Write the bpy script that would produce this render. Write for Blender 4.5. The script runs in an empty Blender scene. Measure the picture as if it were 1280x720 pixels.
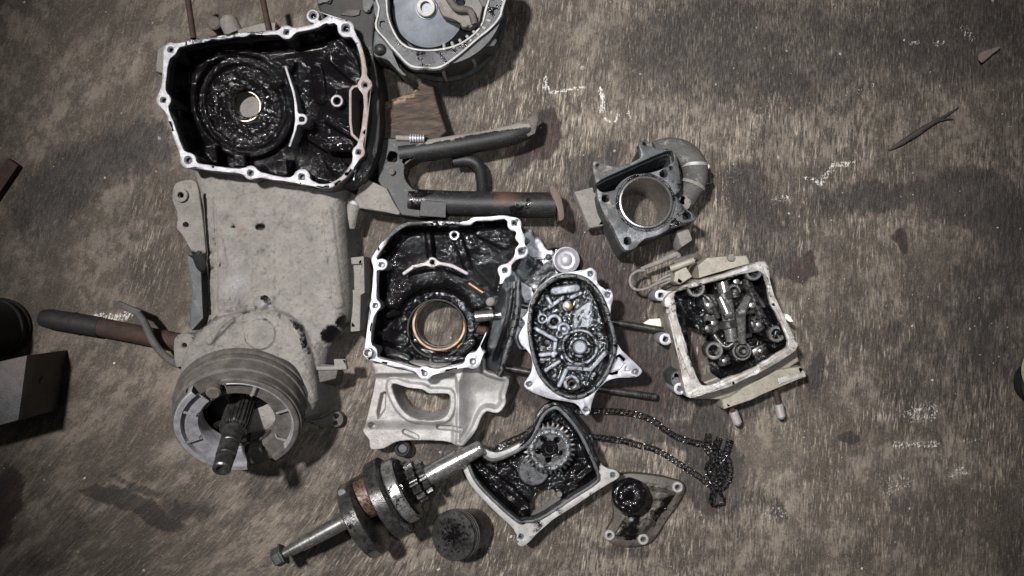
import bpy, bmesh, math, random
import numpy as np
from mathutils import Vector, Matrix, geometry

random.seed(7)
S = bpy.context.scene
C = S.collection
K = 0.00085          # metres per unit (one unit = one photo pixel on the floor)
H = 1100.0           # camera height in units

# ------------------------------------------------------------------ camera, light, exposure
cam = bpy.data.cameras.new('camera')
camo = bpy.data.objects.new('camera', cam)
C.objects.link(camo)
camo.location = (0, 0, H * K)
cam.sensor_width = 36.0
cam.lens = 36.0 * H / 1280.0
cam.clip_start = 0.01
cam.clip_end = 50
S.camera = camo

W = bpy.data.worlds.new('World')
S.world = W
W.use_nodes = True
bg = W.node_tree.nodes['Background']
bg.inputs['Color'].default_value = (0.93, 0.96, 1.0, 1)
bg.inputs['Strength'].default_value = 0.06


def lamp(name, kind, loc, target, power, size=0.1, col=(1, 1, 1)):
    l = bpy.data.lights.new(name, kind)
    o = bpy.data.objects.new(name, l)
    C.objects.link(o)
    o.location = loc
    o.rotation_euler = (Vector(target) - Vector(loc)).to_track_quat('-Z', 'Y').to_euler()
    l.energy = power
    l.color = col
    if kind == 'AREA':
        l.shape = 'DISK'
        l.size = size
    if kind == 'SPOT':
        l.shadow_soft_size = size
    return o


wl = lamp('work_lamp', 'SPOT', (-0.6, 0.48, 2.2), (0.02, 0.02, 0), 470, 0.06, (1.0, 0.985, 0.975))
wl.data.spot_size = math.radians(35)
wl.data.spot_blend = 1.0
fl = lamp('phone_flash', 'SPOT', (0.03, 0.02, 0.95), (0.05, -0.01, 0), 15, 0.012, (0.90, 0.95, 1.0))
fl.data.spot_size = math.radians(56)
fl.data.spot_blend = 1.0

S.view_settings.view_transform = 'Standard'
S.view_settings.look = 'None'
S.view_settings.exposure = 0.0
S.view_settings.gamma = 1.0

# ------------------------------------------------------------------ numeric helpers
_rs = np.random.RandomState(3)
_tab = _rs.rand(256, 256)


def vnoise(x, y, seed=0):
    x = np.asarray(x, float) + seed * 17.31
    y = np.asarray(y, float) + seed * 9.77
    xi = np.floor(x).astype(int)
    yi = np.floor(y).astype(int)
    fx = x - xi
    fy = y - yi
    fx = fx * fx * (3 - 2 * fx)
    fy = fy * fy * (3 - 2 * fy)
    a = _tab[xi & 255, yi & 255]
    b = _tab[(xi + 1) & 255, yi & 255]
    c = _tab[xi & 255, (yi + 1) & 255]
    d = _tab[(xi + 1) & 255, (yi + 1) & 255]
    return (a * (1 - fx) + b * fx) * (1 - fy) + (c * (1 - fx) + d * fx) * fy


def fbm(x, y, sc, seed=0, octv=4):
    t = 0
    a = 0.5
    n = 0
    for i in range(octv):
        t = t + a * vnoise(np.asarray(x) / sc, np.asarray(y) / sc, seed + i * 3)
        n += a
        a *= 0.5
        sc = sc * 0.5
    return t / n


def ss(a, b, x):
    t = np.clip((x - a) / (b - a), 0, 1)
    return t * t * (3 - 2 * t)


def cat(pts, n=5, closed=True):
    P = np.array(pts, float)
    m = len(P)
    out = []
    for i in range(m if closed else m - 1):
        if closed:
            p0, p1, p2, p3 = P[i - 1], P[i], P[(i + 1) % m], P[(i + 2) % m]
        else:
            p0, p1, p2, p3 = P[max(i - 1, 0)], P[i], P[i + 1], P[min(i + 2, m - 1)]
        for k in range(n):
            t = k / n
            out.append(0.5 * ((2 * p1) + (p2 - p0) * t + (2 * p0 - 5 * p1 + 4 * p2 - p3) * t * t
                              + (3 * p1 - p0 - 3 * p2 + p3) * t ** 3))
    if not closed:
        out.append(P[-1])
    return np.array(out)


def d_seg(X, Y, a, b):
    ax, ay = a[0], a[1]
    dx, dy = b[0] - ax, b[1] - ay
    l2 = dx * dx + dy * dy + 1e-9
    t = np.clip(((X - ax) * dx + (Y - ay) * dy) / l2, 0, 1)
    return np.hypot(X - ax - t * dx, Y - ay - t * dy)


def d_path(X, Y, pts, closed=False):
    d = np.full(np.shape(X), 1e9)
    n = len(pts)
    for i in range(n if closed else n - 1):
        d = np.minimum(d, d_seg(X, Y, pts[i], pts[(i + 1) % n]))
    return d


def sd_poly(X, Y, pts):
    d = d_path(X, Y, pts, True)
    ins = np.zeros(np.shape(X), bool)
    n = len(pts)
    for i in range(n):
        x1, y1 = pts[i][0], pts[i][1]
        x2, y2 = pts[(i + 1) % n][0], pts[(i + 1) % n][1]
        if y1 == y2:
            continue
        c = ((y1 > Y) != (y2 > Y)) & (X < (x2 - x1) * (Y - y1) / (y2 - y1) + x1)
        ins ^= c
    return np.where(ins, -d, d)


def cir(X, Y, c, r):
    return np.hypot(X - c[0], Y - c[1]) - r


def smin(a, b, k=4.0):
    h = np.clip(0.5 + 0.5 * (b - a) / k, 0, 1)
    return b * (1 - h) + a * h - k * h * (1 - h)


def contours(F, x0, y0, r):
    ny, nx = F.shape
    I = (F < 0)
    m = I[:-1, :-1] * 1 + I[:-1, 1:] * 2 + I[1:, 1:] * 4 + I[1:, :-1] * 8
    cells = np.argwhere((m > 0) & (m < 15))
    nxt = {}
    pos = {}

    def ek(i, j, e):
        if e == 0:
            k = (0, i, j); a = (i, j); b = (i, j + 1)
        elif e == 2:
            k = (0, i + 1, j); a = (i + 1, j); b = (i + 1, j + 1)
        elif e == 3:
            k = (1, i, j); a = (i, j); b = (i + 1, j)
        else:
            k = (1, i, j + 1); a = (i, j + 1); b = (i + 1, j + 1)
        if k not in pos:
            fa, fb = F[a], F[b]
            t = fa / (fa - fb)
            t = min(max(t, 0.02), 0.98)
            pos[k] = (x0 + r * (a[1] + t * (b[1] - a[1])), y0 + r * (a[0] + t * (b[0] - a[0])))
        return k
    tabl = {1: [(3, 0)], 2: [(0, 1)], 3: [(3, 1)], 4: [(1, 2)], 5: [(3, 0), (1, 2)], 6: [(0, 2)], 7: [(3, 2)],
            8: [(2, 3)], 9: [(2, 0)], 10: [(0, 1), (2, 3)], 11: [(2, 1)], 12: [(1, 3)], 13: [(1, 0)], 14: [(0, 3)]}
    for i, j in cells:
        for a, b in tabl[int(m[i, j])]:
            nxt[ek(i, j, a)] = ek(i, j, b)
    loops = []
    while nxt:
        k0 = next(iter(nxt))
        k = k0
        lp = []
        while k in nxt:
            lp.append(pos[k])
            k = nxt.pop(k)
        if len(lp) > 5:
            loops.append(np.array(lp))
    return loops


def rdp(P, eps):
    n = len(P)
    keep = np.zeros(n, bool)
    far = int(np.argmax(np.hypot(*(P - P[0]).T)))
    keep[0] = keep[far] = True
    st = [(0, far), (far, n)]
    Q = np.vstack([P, P[:1]])
    while st:
        a, b = st.pop()
        if b - a < 2:
            continue
        A, B = Q[a], Q[b]
        d = B - A
        L = math.hypot(*d) + 1e-9
        q = Q[a + 1:b] - A
        e = np.abs(q[:, 0] * d[1] - q[:, 1] * d[0]) / L
        i = int(np.argmax(e))
        if e[i] > eps or b - a > 14:
            i = i if e[i] > eps else (b - a) // 2 - 1
            keep[a + 1 + i] = True
            st += [(a, a + 1 + i), (a + 1 + i, b)]
    return P[keep]


def bil(F, x0, y0, r, p):
    u = np.clip((p[:, 0] - x0) / r, 0, F.shape[1] - 1.001)
    v = np.clip((p[:, 1] - y0) / r, 0, F.shape[0] - 1.001)
    j = u.astype(int)
    i = v.astype(int)
    fu = u - j
    fv = v - i
    return (F[i, j] * (1 - fu) + F[i, j + 1] * fu) * (1 - fv) + (F[i + 1, j] * (1 - fu) + F[i + 1, j + 1] * fu) * fv


# ------------------------------------------------------------------ scene helpers
class Thing:
    """An Empty at the base of a thing; coordinates are units at height zr."""

    def __init__(self, name, label, cate, c, zr=0.0, group=None, rot=(0, 0, 0), z0=0.0):
        self.f = 1 - zr / H
        self.zr = zr
        self.z0 = z0
        self.c = c
        o = bpy.data.objects.new(name, None)
        C.objects.link(o)
        o.empty_display_size = 0.02
        o.location = ((c[0] - 640) * self.f * K, -(c[1] - 360) * self.f * K, z0 * K)
        o.rotation_euler = rot
        o['label'] = label
        o['category'] = cate
        if group:
            o['group'] = group
        self.o = o

    def D(self, x, y, z):
        """units of this thing for a spot seen at (x, y) and standing at height z"""
        s = (H - z - self.z0) / (H - self.zr)
        return (640 + (x - 640) * s, 360 + (y - 360) * s)

    def D3(self, x, y, z):
        a = self.D(x, y, z)
        return (a[0], a[1], z)

    def loc(self, V):
        V = np.asarray(V, float)
        return np.column_stack([(V[:, 0] - self.c[0]) * self.f * K, -(V[:, 1] - self.c[1]) * self.f * K, V[:, 2] * K])


def finish(me, smooth=True, ang=38):
    me.update()
    if smooth:
        me.polygons.foreach_set('use_smooth', np.ones(len(me.polygons), bool))
        me.set_sharp_from_angle(angle=math.radians(ang))


def attrs_to(me, attrs):
    for k, v in (attrs or {}).items():
        a = me.attributes.new(k, 'FLOAT', 'POINT')
        a.data.foreach_set('value', np.asarray(v, np.float32))


def link(name, me, m, parent):
    o = bpy.data.objects.new(name, me)
    C.objects.link(o)
    if m is not None:
        me.materials.append(m)
    if parent is not None:
        o.parent = parent
    return o


def mk(t, name, V, F, m, parent=None, attrs=None, smooth=True, ang=38, recalc=True):
    """mesh part of thing t from unit coordinates"""
    me = bpy.data.meshes.new(name)
    me.from_pydata(t.loc(V).tolist(), [], F)
    attrs_to(me, attrs)
    if recalc:
        b = bmesh.new()
        b.from_mesh(me)
        bmesh.ops.recalc_face_normals(b, faces=b.faces)
        b.to_mesh(me)
        b.free()
    finish(me, smooth, ang)
    return link(name, me, m, parent or t.o)


def hf(t, name, box, res, zf, m, keep=None, attrs=None, parent=None, ang=180):
    """relief surface: zf(X, Y) over a box of units"""
    x = np.arange(box[0], box[2] + res, res)
    y = np.arange(box[1], box[3] + res, res)
    X, Y = np.meshgrid(x, y)
    Z = zf(X, Y)
    ok = (Z > -1.5) if keep is None else keep(X, Y, Z)
    q = ok[:-1, :-1] & ok[:-1, 1:] & ok[1:, 1:] & ok[1:, :-1]
    idx = np.arange(X.size).reshape(X.shape)
    qs = np.stack([idx[:-1, :-1], idx[1:, :-1], idx[1:, 1:], idx[:-1, 1:]], -1)[q]
    used = np.unique(qs)
    mp = np.full(X.size, -1)
    mp[used] = np.arange(len(used))
    qs = mp[qs]
    V = np.column_stack([X.ravel()[used], Y.ravel()[used], Z.ravel()[used]])
    return quads(t, name, V, qs, m, parent, {k: (f(X, Y, Z).ravel()[used]) for k, f in (attrs or {}).items()})


def quads(t, name, V, qs, m, parent=None, attrs=None):
    me = bpy.data.meshes.new(name)
    n = len(qs)
    me.vertices.add(len(V))
    me.vertices.foreach_set('co', t.loc(V).astype(np.float32).ravel())
    me.loops.add(n * 4)
    me.loops.foreach_set('vertex_index', qs.astype(np.int32).ravel())
    me.polygons.add(n)
    me.polygons.foreach_set('loop_start', np.arange(0, n * 4, 4, dtype=np.int32))
    me.update(calc_edges=True)
    me.polygons.foreach_set('use_smooth', np.ones(n, bool))
    attrs_to(me, attrs)
    me.validate()
    return link(name, me, m, parent or t.o)


def slab(t, name, sdf, box, z0, z1, m, bev=1.0, res=1.0, parent=None, attrs=None, bottom=False, eps=0.07, ang=30):
    """plate whose outline is sdf(X, Y) < 0, between z0 and z1 (numbers or functions)"""
    x = np.arange(box[0], box[2] + res, res)
    y = np.arange(box[1], box[3] + res, res)
    X, Y = np.meshgrid(x, y)
    F = sdf(X, Y)
    F[0, :] = F[-1, :] = 1.0
    F[:, 0] = F[:, -1] = 1.0
    gy, gx = np.gradient(F, res)
    loops = [rdp(l, eps) for l in contours(F, box[0], box[1], res)]
    zt = z1 if callable(z1) else (lambda a, b: np.full(np.shape(a), float(z1)))
    zb = z0 if callable(z0) else (lambda a, b: np.full(np.shape(a), float(z0)))
    V = []
    Fc = []
    tops = []
    tidx = []
    bots = []
    bidx = []
    lay = [(0, None), (0, 0), (0.3, 0.7), (1, 1)] if bev > 0 else [(0, None), (0, 1)]
    for p in loops:
        if len(p) < 4:
            continue
        g = np.column_stack([bil(gx, box[0], box[1], res, p), bil(gy, box[0], box[1], res, p)])
        g /= (np.hypot(g[:, 0], g[:, 1])[:, None] + 1e-6)
        n = len(p)
        base = len(V)
        for off, hh in lay:
            q = p - g * bev * off
            zz = zb(p[:, 0], p[:, 1]) if hh is None else zt(p[:, 0], p[:, 1]) - (1 - hh) * bev
            V += [(q[i, 0], q[i, 1], zz[i]) for i in range(n)]
        for l in range(len(lay) - 1):
            a = base + l * n
            for i in range(n):
                j = (i + 1) % n
                Fc.append((a + i, a + j, a + n + j, a + n + i))
        a = base + (len(lay) - 1) * n
        tops.append([Vector((V[a + i][0], V[a + i][1], 0)) for i in range(n)])
        tidx += list(range(a, a + n))
        bots.append([Vector((V[base + i][0], V[base + i][1], 0)) for i in range(n)])
        bidx += list(range(base, base + n))
    def fill(lists, idx):
        vs = [Vector((v.x, v.y)) for l in lists for v in l]
        es = []
        k = 0
        for l in lists:
            es += [(k + i, k + (i + 1) % len(l)) for i in range(len(l))]
            k += len(l)
        ov, _, of, orig, _, _ = geometry.delaunay_2d_cdt(vs, es, [], 0, 1e-5)
        mid = np.array([[(ov[f[0]][a] + ov[f[1]][a] + ov[f[2]][a]) / 3 for a in (0, 1)] for f in of])
        ins = bil(F, box[0], box[1], res, mid) < 0
        for f, good in zip(of, ins):
            if good:
                t3 = []
                for i in f:
                    if orig[i]:
                        t3.append(idx[orig[i][0]])
                    else:
                        q = np.array([ov[i][0]]), np.array([ov[i][1]])
                        t3.append(len(V))
                        V.append((ov[i][0], ov[i][1], float((zt if idx is tidx else zb)(*q)[0])))
                if len(set(t3)) == 3:
                    Fc.append(tuple(t3))
    fill(tops, tidx)
    if bottom:
        fill(bots, bidx)
    V = np.array(V)
    at = {k: f(V[:, 0], V[:, 1], V[:, 2]) for k, f in (attrs or {}).items()}
    return mk(t, name, V, Fc, m, parent, at, ang=ang)


def basis(d):
    d = np.array(d, float)
    d /= np.linalg.norm(d)
    a = np.array([0, 0, 1.0]) if abs(d[2]) < 0.9 else np.array([1.0, 0, 0])
    u = np.cross(a, d)
    u /= np.linalg.norm(u)
    return u, np.cross(d, u), d


def lathe(t, name, p0, p1, prof, m, seg=32, parent=None, a0=0, a1=360, wob=None, attrs=None, ang=32, caps=True):
    """profile [(s, r)] turned about the axis p0 -> p1 (s in units from p0; s=None not allowed)"""
    p0 = np.array(p0, float)
    u, v, d = basis(np.array(p1, float) - p0)
    full = abs(a1 - a0) >= 360
    ns = seg if full else seg + 1
    th = np.radians(a0 + (a1 - a0) * np.arange(ns) / seg)
    V = []
    F = []
    for s, r in prof:
        for k in th:
            rr = r * (wob(k, s) if wob else 1)
            V.append(p0 + d * s + (u * math.cos(k) + v * math.sin(k)) * rr)
    for i in range(len(prof) - 1):
        for j in range(seg):
            jj = (j + 1) % ns
            F.append((i * ns + j, i * ns + jj, (i + 1) * ns + jj, (i + 1) * ns + j))
    if caps and full:
        if prof[0][1] > 0.05:
            F.append(tuple(range(ns)))
        if prof[-1][1] > 0.05:
            F.append(tuple((len(prof) - 1) * ns + j for j in range(ns)))
    V = np.array(V)
    at = {k: f(V[:, 0], V[:, 1], V[:, 2]) for k, f in (attrs or {}).items()}
    return mk(t, name, V, F, m, parent, at, ang=ang)


def ringprof(r0, r1, s0, s1, b=0.6):
    """closed profile of a ring between radii r0 < r1 and s0 < s1"""
    return [(s0, r0), (s0, r1 - b), (s0 + b, r1), (s1 - b, r1), (s1, r1 - b), (s1, r0 + b), (s1 - b, r0), (s0, r0)]


def tube(t, name, pts, rad, m, seg=12, parent=None, smooth=4, attrs=None, flat=1.0, wob=0.0):
    P = cat(pts, smooth, False) if smooth > 1 else np.array(pts, float)
    n = len(P)
    R = np.interp(np.linspace(0, 1, n), np.linspace(0, 1, len(rad)), rad) if hasattr(rad, '__len__') else np.full(n, rad)
    V = []
    F = []
    T = np.gradient(P, axis=0)
    u, v, _ = basis(T[0])
    for i in range(n):
        d = T[i] / np.linalg.norm(T[i])
        u = u - d * np.dot(u, d)
        u /= np.linalg.norm(u)
        v = np.cross(d, u)
        for k in range(seg):
            a = 2 * math.pi * k / seg
            w = 1 + wob * (random.random() - 0.5)
            V.append(P[i] + R[i] * w * (u * math.cos(a) + v * math.sin(a) * flat))
    for i in range(n - 1):
        for k in range(seg):
            kk = (k + 1) % seg
            F.append((i * seg + k, i * seg + kk, (i + 1) * seg + kk, (i + 1) * seg + k))
    F.append(tuple(range(seg)))
    F.append(tuple((n - 1) * seg + k for k in range(seg)))
    V = np.array(V)
    at = {k: f(V[:, 0], V[:, 1], V[:, 2]) for k, f in (attrs or {}).items()}
    return mk(t, name, V, F, m, parent, at, ang=50)


def prism(t, name, pts, z0, z1, m, parent=None, bev=0.8, shift=(0, 0), attrs=None, seg=2):
    """bevelled prism over a polygon; the top may be shifted (leaning sides)"""
    me = bpy.data.meshes.new(name)
    b = bmesh.new()
    lo = [b.verts.new((x, y, z0)) for x, y in pts]
    hi = [b.verts.new((x + shift[0], y + shift[1], z1)) for x, y in pts]
    n = len(pts)
    for i in range(n):
        b.faces.new((lo[i], lo[(i + 1) % n], hi[(i + 1) % n], hi[i]))
    b.faces.new(lo)
    b.faces.new(hi)
    bmesh.ops.recalc_face_normals(b, faces=b.faces)
    if bev:
        bmesh.ops.bevel(b, geom=list(b.edges), offset=bev, segments=seg, affect='EDGES', profile=0.6)
    bmesh.ops.triangulate(b, faces=[f for f in b.faces if len(f.verts) > 4])
    V = np.array([v.co[:] for v in b.verts])
    b.verts.index_update()
    F = [tuple(v.index for v in f.verts) for f in b.faces]
    b.free()
    at = {k: f(V[:, 0], V[:, 1], V[:, 2]) for k, f in (attrs or {}).items()}
    return mk(t, name, V, F, m, parent, at)


def const(v):
    return lambda X, Y, Z: np.full(np.shape(X), float(v))


# ------------------------------------------------------------------ materials
class N:
    def __init__(self, name):
        self.m = bpy.data.materials.new(name)
        self.m.use_nodes = True
        self.t = self.m.node_tree
        self.b = self.t.nodes['Principled BSDF']
        self.tc = self.t.nodes.new('ShaderNodeTexCoord')

    def new(self, k, **kw):
        n = self.t.nodes.new(k)
        for a, b in kw.items():
            setattr(n, a, b)
        return n

    def ln(self, a, b):
        self.t.links.new(a, b)

    def set(self, s, v):
        if hasattr(v, 'is_linked'):
            self.ln(v, s)
        else:
            s.default_value = v

    def noise(self, scale, detail=4, rough=0.6, vec=None, dist=0.0):
        n = self.new('ShaderNodeTexNoise')
        n.inputs['Scale'].default_value = scale
        n.inputs['Detail'].default_value = detail
        n.inputs['Roughness'].default_value = rough
        n.inputs['Distortion'].default_value = dist
        self.ln(vec if vec is not None else self.tc.outputs['Object'], n.inputs['Vector'])
        return n.outputs['Fac']

    def mapping(self, vec, scale=(1, 1, 1), rot=(0, 0, 0)):
        n = self.new('ShaderNodeMapping')
        n.inputs['Scale'].default_value = scale
        n.inputs['Rotation'].default_value = rot
        self.ln(vec, n.inputs['Vector'])
        return n.outputs['Vector']

    def rng(self, v, a, b, c=0.0, d=1.0, smooth=True):
        n = self.new('ShaderNodeMapRange')
        n.interpolation_type = 'SMOOTHSTEP' if smooth else 'LINEAR'
        self.set(n.inputs['Value'], v)
        for k, x in zip(('From Min', 'From Max', 'To Min', 'To Max'), (a, b, c, d)):
            n.inputs[k].default_value = x
        return n.outputs['Result']

    def math(self, op, a, b=0.0):
        n = self.new('ShaderNodeMath', operation=op)
        self.set(n.inputs[0], a)
        self.set(n.inputs[1], b)
        return n.outputs[0]

    def mix(self, f, a, b):
        n = self.new('ShaderNodeMix', data_type='RGBA')
        self.set(n.inputs['Factor'], f)
        for s, v in ((n.inputs['A'], a), (n.inputs['B'], b)):
            pass
        self.set(n.inputs[6], a if hasattr(a, 'is_linked') else (*a, 1))
        self.set(n.inputs[7], b if hasattr(b, 'is_linked') else (*b, 1))
        return n.outputs[2]

    def fmix(self, f, a, b):
        n = self.new('ShaderNodeMix', data_type='FLOAT')
        self.set(n.inputs['Factor'], f)
        self.set(n.inputs[2], a)
        self.set(n.inputs[3], b)
        return n.outputs[0]

    def attr(self, name):
        n = self.new('ShaderNodeAttribute', attribute_name=name)
        return n.outputs['Fac']

    def bump(self, h, strength, dist, prev=None):
        n = self.new('ShaderNodeBump')
        n.inputs['Strength'].default_value = 1.0
        self.set(n.inputs['Strength'], strength)
        n.inputs['Distance'].default_value = dist
        self.ln(h, n.inputs['Height'])
        if prev is not None:
            self.ln(prev, n.inputs['Normal'])
        return n.outputs['Normal']

    def out(self, col=None, rough=None, metal=None, normal=None, spec=None, coat=None):
        i = self.b.inputs
        for s, v in (('Base Color', col), ('Roughness', rough), ('Metallic', metal), ('Specular IOR Level', spec), ('Coat Weight', coat)):
            if v is not None:
                self.set(i[s], v if (hasattr(v, 'is_linked') or not isinstance(v, tuple)) else (*v, 1))
        if normal is not None:
            self.ln(normal, i['Normal'])
        return self.m


def metal_mat(name, c1, c2, rough=0.5, metal=0.5, grime=(0.05, 0.04, 0.035), g_amt=0.35, sc=90, bump=0.25, bscale=900,
              oil_all=0.0, rust=(0.10, 0.052, 0.036), crust=0.0, spec=0.5):
    """cast, machined or dusty metal; mesh attributes 'oil' and 'rust' lay black oil and brown stain on it"""
    n = N(name)
    big = n.noise(sc, 5, 0.65)
    fine = n.noise(sc * 6, 4, 0.7)
    col = n.mix(n.rng(big, 0.3, 0.7), c1, c2)
    col = n.mix(n.math('MULTIPLY', n.rng(fine, 0.52, 0.72), g_amt), col, grime)
    gr = n.noise(sc * 1.7, 6, 0.75, dist=0.6)
    col = n.mix(n.math('MULTIPLY', n.rng(gr, 0.56, 0.70), g_amt), col, grime)
    rs = n.math('MULTIPLY', n.attr('rust'), n.rng(fine, 0.25, 0.6, 0.5, 1.0))
    col = n.mix(rs, col, rust)
    du = n.math('ADD', n.attr('dust'), n.math('MULTIPLY', n.math('SUBTRACT', n.noise(sc * 1.3, 6, 0.7), 0.5), 1.3))
    du = n.math('MULTIPLY', n.rng(du, 0.38, 0.62), n.rng(n.attr('dust'), 0.02, 0.15))
    col = n.mix(du, col, n.mix(fine, (0.13, 0.118, 0.104), (0.21, 0.192, 0.17)))
    wo = n.rng(n.math('ADD', n.attr('worn'), n.math('MULTIPLY', n.math('SUBTRACT', fine, 0.5), 0.8)), 0.3, 0.8)
    col = n.mix(wo, col, (0.23, 0.235, 0.25))
    a = n.math('ADD', n.attr('oil'), oil_all)
    w = n.noise(sc * 2.2, 5, 0.7)
    oil = n.rng(n.math('ADD', a, n.math('MULTIPLY', n.math('SUBTRACT', w, 0.5), 1.1)), 0.35, 0.62)
    oc = n.noise(260, 5, 0.7, dist=0.8)
    oilcol = n.mix(n.rng(oc, 0.62, 0.80), (0.0035, 0.003, 0.0034), (0.009, 0.007, 0.007))
    col = n.mix(oil, col, oilcol)
    orough = n.rng(n.noise(150, 4, 0.6), 0.3, 0.7, 0.04, 0.12)
    r = n.fmix(oil, n.math('ADD', rough - 0.12, n.math('MULTIPLY', fine, 0.24)), orough)
    r = n.fmix(rs, r, 0.6)
    r = n.fmix(du, r, 0.95)
    r = n.fmix(wo, r, 0.38)
    mt = n.fmix(oil, n.fmix(du, metal, 0.0), 0.0)
    mt = n.fmix(n.math('MULTIPLY', rs, 0.7), mt, 0.0)
    bf = n.noise(bscale, 5, 0.7)
    nb = n.bump(bf, bump, 0.0012)
    ob = n.noise(520, 3, 0.55, dist=0.5)
    ob2 = n.noise(75, 3, 0.5)
    patch = n.rng(n.noise(55, 3, 0.6), 0.56, 0.68)
    cr = n.noise(300, 1, 0.5, dist=0.4)
    cz = n.math('MULTIPLY', n.attr('crusty'), n.rng(n.noise(170, 3, 0.6), 0.42, 0.6))
    nb = n.bump(cr, n.math('MULTIPLY', oil, cz), 0.0055, nb)
    nb = n.bump(n.math('ADD', n.math('MULTIPLY', ob, n.math('ADD', n.math('MULTIPLY', patch, 0.30 + 0.2 * crust), 0.006 + 0.01 * crust)), n.math('MULTIPLY', ob2, 0.12)), n.math('MULTIPLY', oil, 0.7), 0.0028, nb)
    return n.out(col, r, mt, nb, n.fmix(oil, spec, n.fmix(cz, 0.22, 0.6)))


M = {}
M['alu'] = metal_mat('machined_aluminium', (0.34, 0.335, 0.355), (0.20, 0.195, 0.21), 0.45, 0.35, (0.08, 0.068, 0.064), 0.5, 110, 0.15, 1200)
M['aluold'] = metal_mat('dull_machined_aluminium', (0.23, 0.226, 0.24), (0.135, 0.13, 0.14), 0.5, 0.3, (0.06, 0.05, 0.048), 0.5, 110, 0.15, 1200)
M['disc'] = metal_mat('pale_blue_grey_disc', (0.18, 0.192, 0.215), (0.125, 0.133, 0.15), 0.5, 0.1, (0.09, 0.09, 0.09), 0.35, 70, 0.1, 900)
M['grime'] = metal_mat('oily_brown_grime', (0.055, 0.046, 0.034), (0.03, 0.025, 0.019), 0.5, 0.1, (0.015, 0.012, 0.01), 0.6, 90, 0.4, 600)
M['cast'] = metal_mat('cast_aluminium', (0.30, 0.29, 0.285), (0.21, 0.20, 0.19), 0.55, 0.3, (0.07, 0.06, 0.05), 0.4, 80, 0.35, 800)
M['castdark'] = metal_mat('dark_cast_metal', (0.064, 0.067, 0.07), (0.032, 0.032, 0.033), 0.55, 0.3, (0.02, 0.018, 0.016), 0.6, 80, 0.4, 700)
M['dust'] = metal_mat('dusty_casting', (0.175, 0.162, 0.146), (0.125, 0.114, 0.103), 0.92, 0.0, (0.075, 0.066, 0.058), 0.75, 60, 1.0, 420)
M['dustdk'] = metal_mat('brown_dusty_metal', (0.095, 0.084, 0.072), (0.045, 0.039, 0.034), 0.8, 0.05, (0.03, 0.025, 0.022), 0.7, 90, 0.6, 600)
M['beige'] = metal_mat('beige_painted_casting', (0.235, 0.215, 0.175), (0.165, 0.15, 0.12), 0.6, 0.15, (0.07, 0.055, 0.04), 0.6, 70, 0.25, 800)
M['oil'] = metal_mat('black_oily_metal', (0.02, 0.02, 0.02), (0.01, 0.01, 0.01), 0.3, 0.2, (0.01, 0.01, 0.01), 0.4, 80, 0.2, 700, oil_all=1.0)
M['crust'] = metal_mat('oil_crusted_metal', (0.02, 0.02, 0.02), (0.01, 0.01, 0.01), 0.3, 0.2, (0.01, 0.01, 0.01), 0.4, 80, 0.2, 700, oil_all=1.0, crust=0.9)
M['steel'] = metal_mat('worn_steel', (0.40, 0.39, 0.38), (0.26, 0.25, 0.24), 0.28, 0.9, (0.06, 0.05, 0.045), 0.45, 140, 0.08, 900)
M['steeldk'] = metal_mat('dark_greasy_steel', (0.10, 0.096, 0.094), (0.032, 0.03, 0.029), 0.32, 0.7, (0.015, 0.012, 0.01), 0.6, 120, 0.2, 700)
M['bronze'] = metal_mat('bronze_coloured_steel', (0.20, 0.135, 0.085), (0.11, 0.072, 0.05), 0.3, 0.85, (0.05, 0.03, 0.02), 0.3, 150, 0.05, 900)
M['rust'] = metal_mat('rusty_iron', (0.05, 0.027, 0.02), (0.028, 0.018, 0.015), 0.75, 0.1, (0.02, 0.014, 0.012), 0.6, 120, 0.5, 700, spec=0.25)
M['rubber'] = metal_mat('black_rubber', (0.014, 0.013, 0.013), (0.024, 0.022, 0.022), 0.6, 0.0, (0.035, 0.03, 0.028), 0.3, 120, 0.2, 700, spec=0.2)
M['hose'] = metal_mat('dusty_rubber_hose', (0.06, 0.057, 0.053), (0.035, 0.033, 0.032), 0.85, 0.0, (0.11, 0.10, 0.087), 0.6, 70, 0.3, 700)
M['bluegrey'] = metal_mat('blue_grey_steel', (0.20, 0.212, 0.235), (0.125, 0.13, 0.145), 0.5, 0.3, (0.08, 0.08, 0.08), 0.3, 80, 0.1, 900)
M['black'] = metal_mat('black_painted_steel', (0.007, 0.007, 0.0075), (0.013, 0.0125, 0.0125), 0.5, 0.0, (0.09, 0.08, 0.07), 0.35, 100, 0.25, 600, spec=0.25)
M['chip'] = metal_mat('pale_plastic_chip', (0.55, 0.54, 0.40), (0.42, 0.41, 0.30), 0.6, 0.0, (0.2, 0.18, 0.13), 0.3, 200, 0.1, 900)
M['palebeige'] = metal_mat('worn_pale_edge', (0.38, 0.37, 0.355), (0.20, 0.185, 0.16), 0.45, 0.25, (0.055, 0.038, 0.03), 0.85, 120, 0.3, 900)
M['white'] = metal_mat('white_plastic', (0.75, 0.74, 0.70), (0.6, 0.58, 0.55), 0.5, 0.0, (0.25, 0.22, 0.18), 0.3, 200, 0.1, 900)


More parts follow.
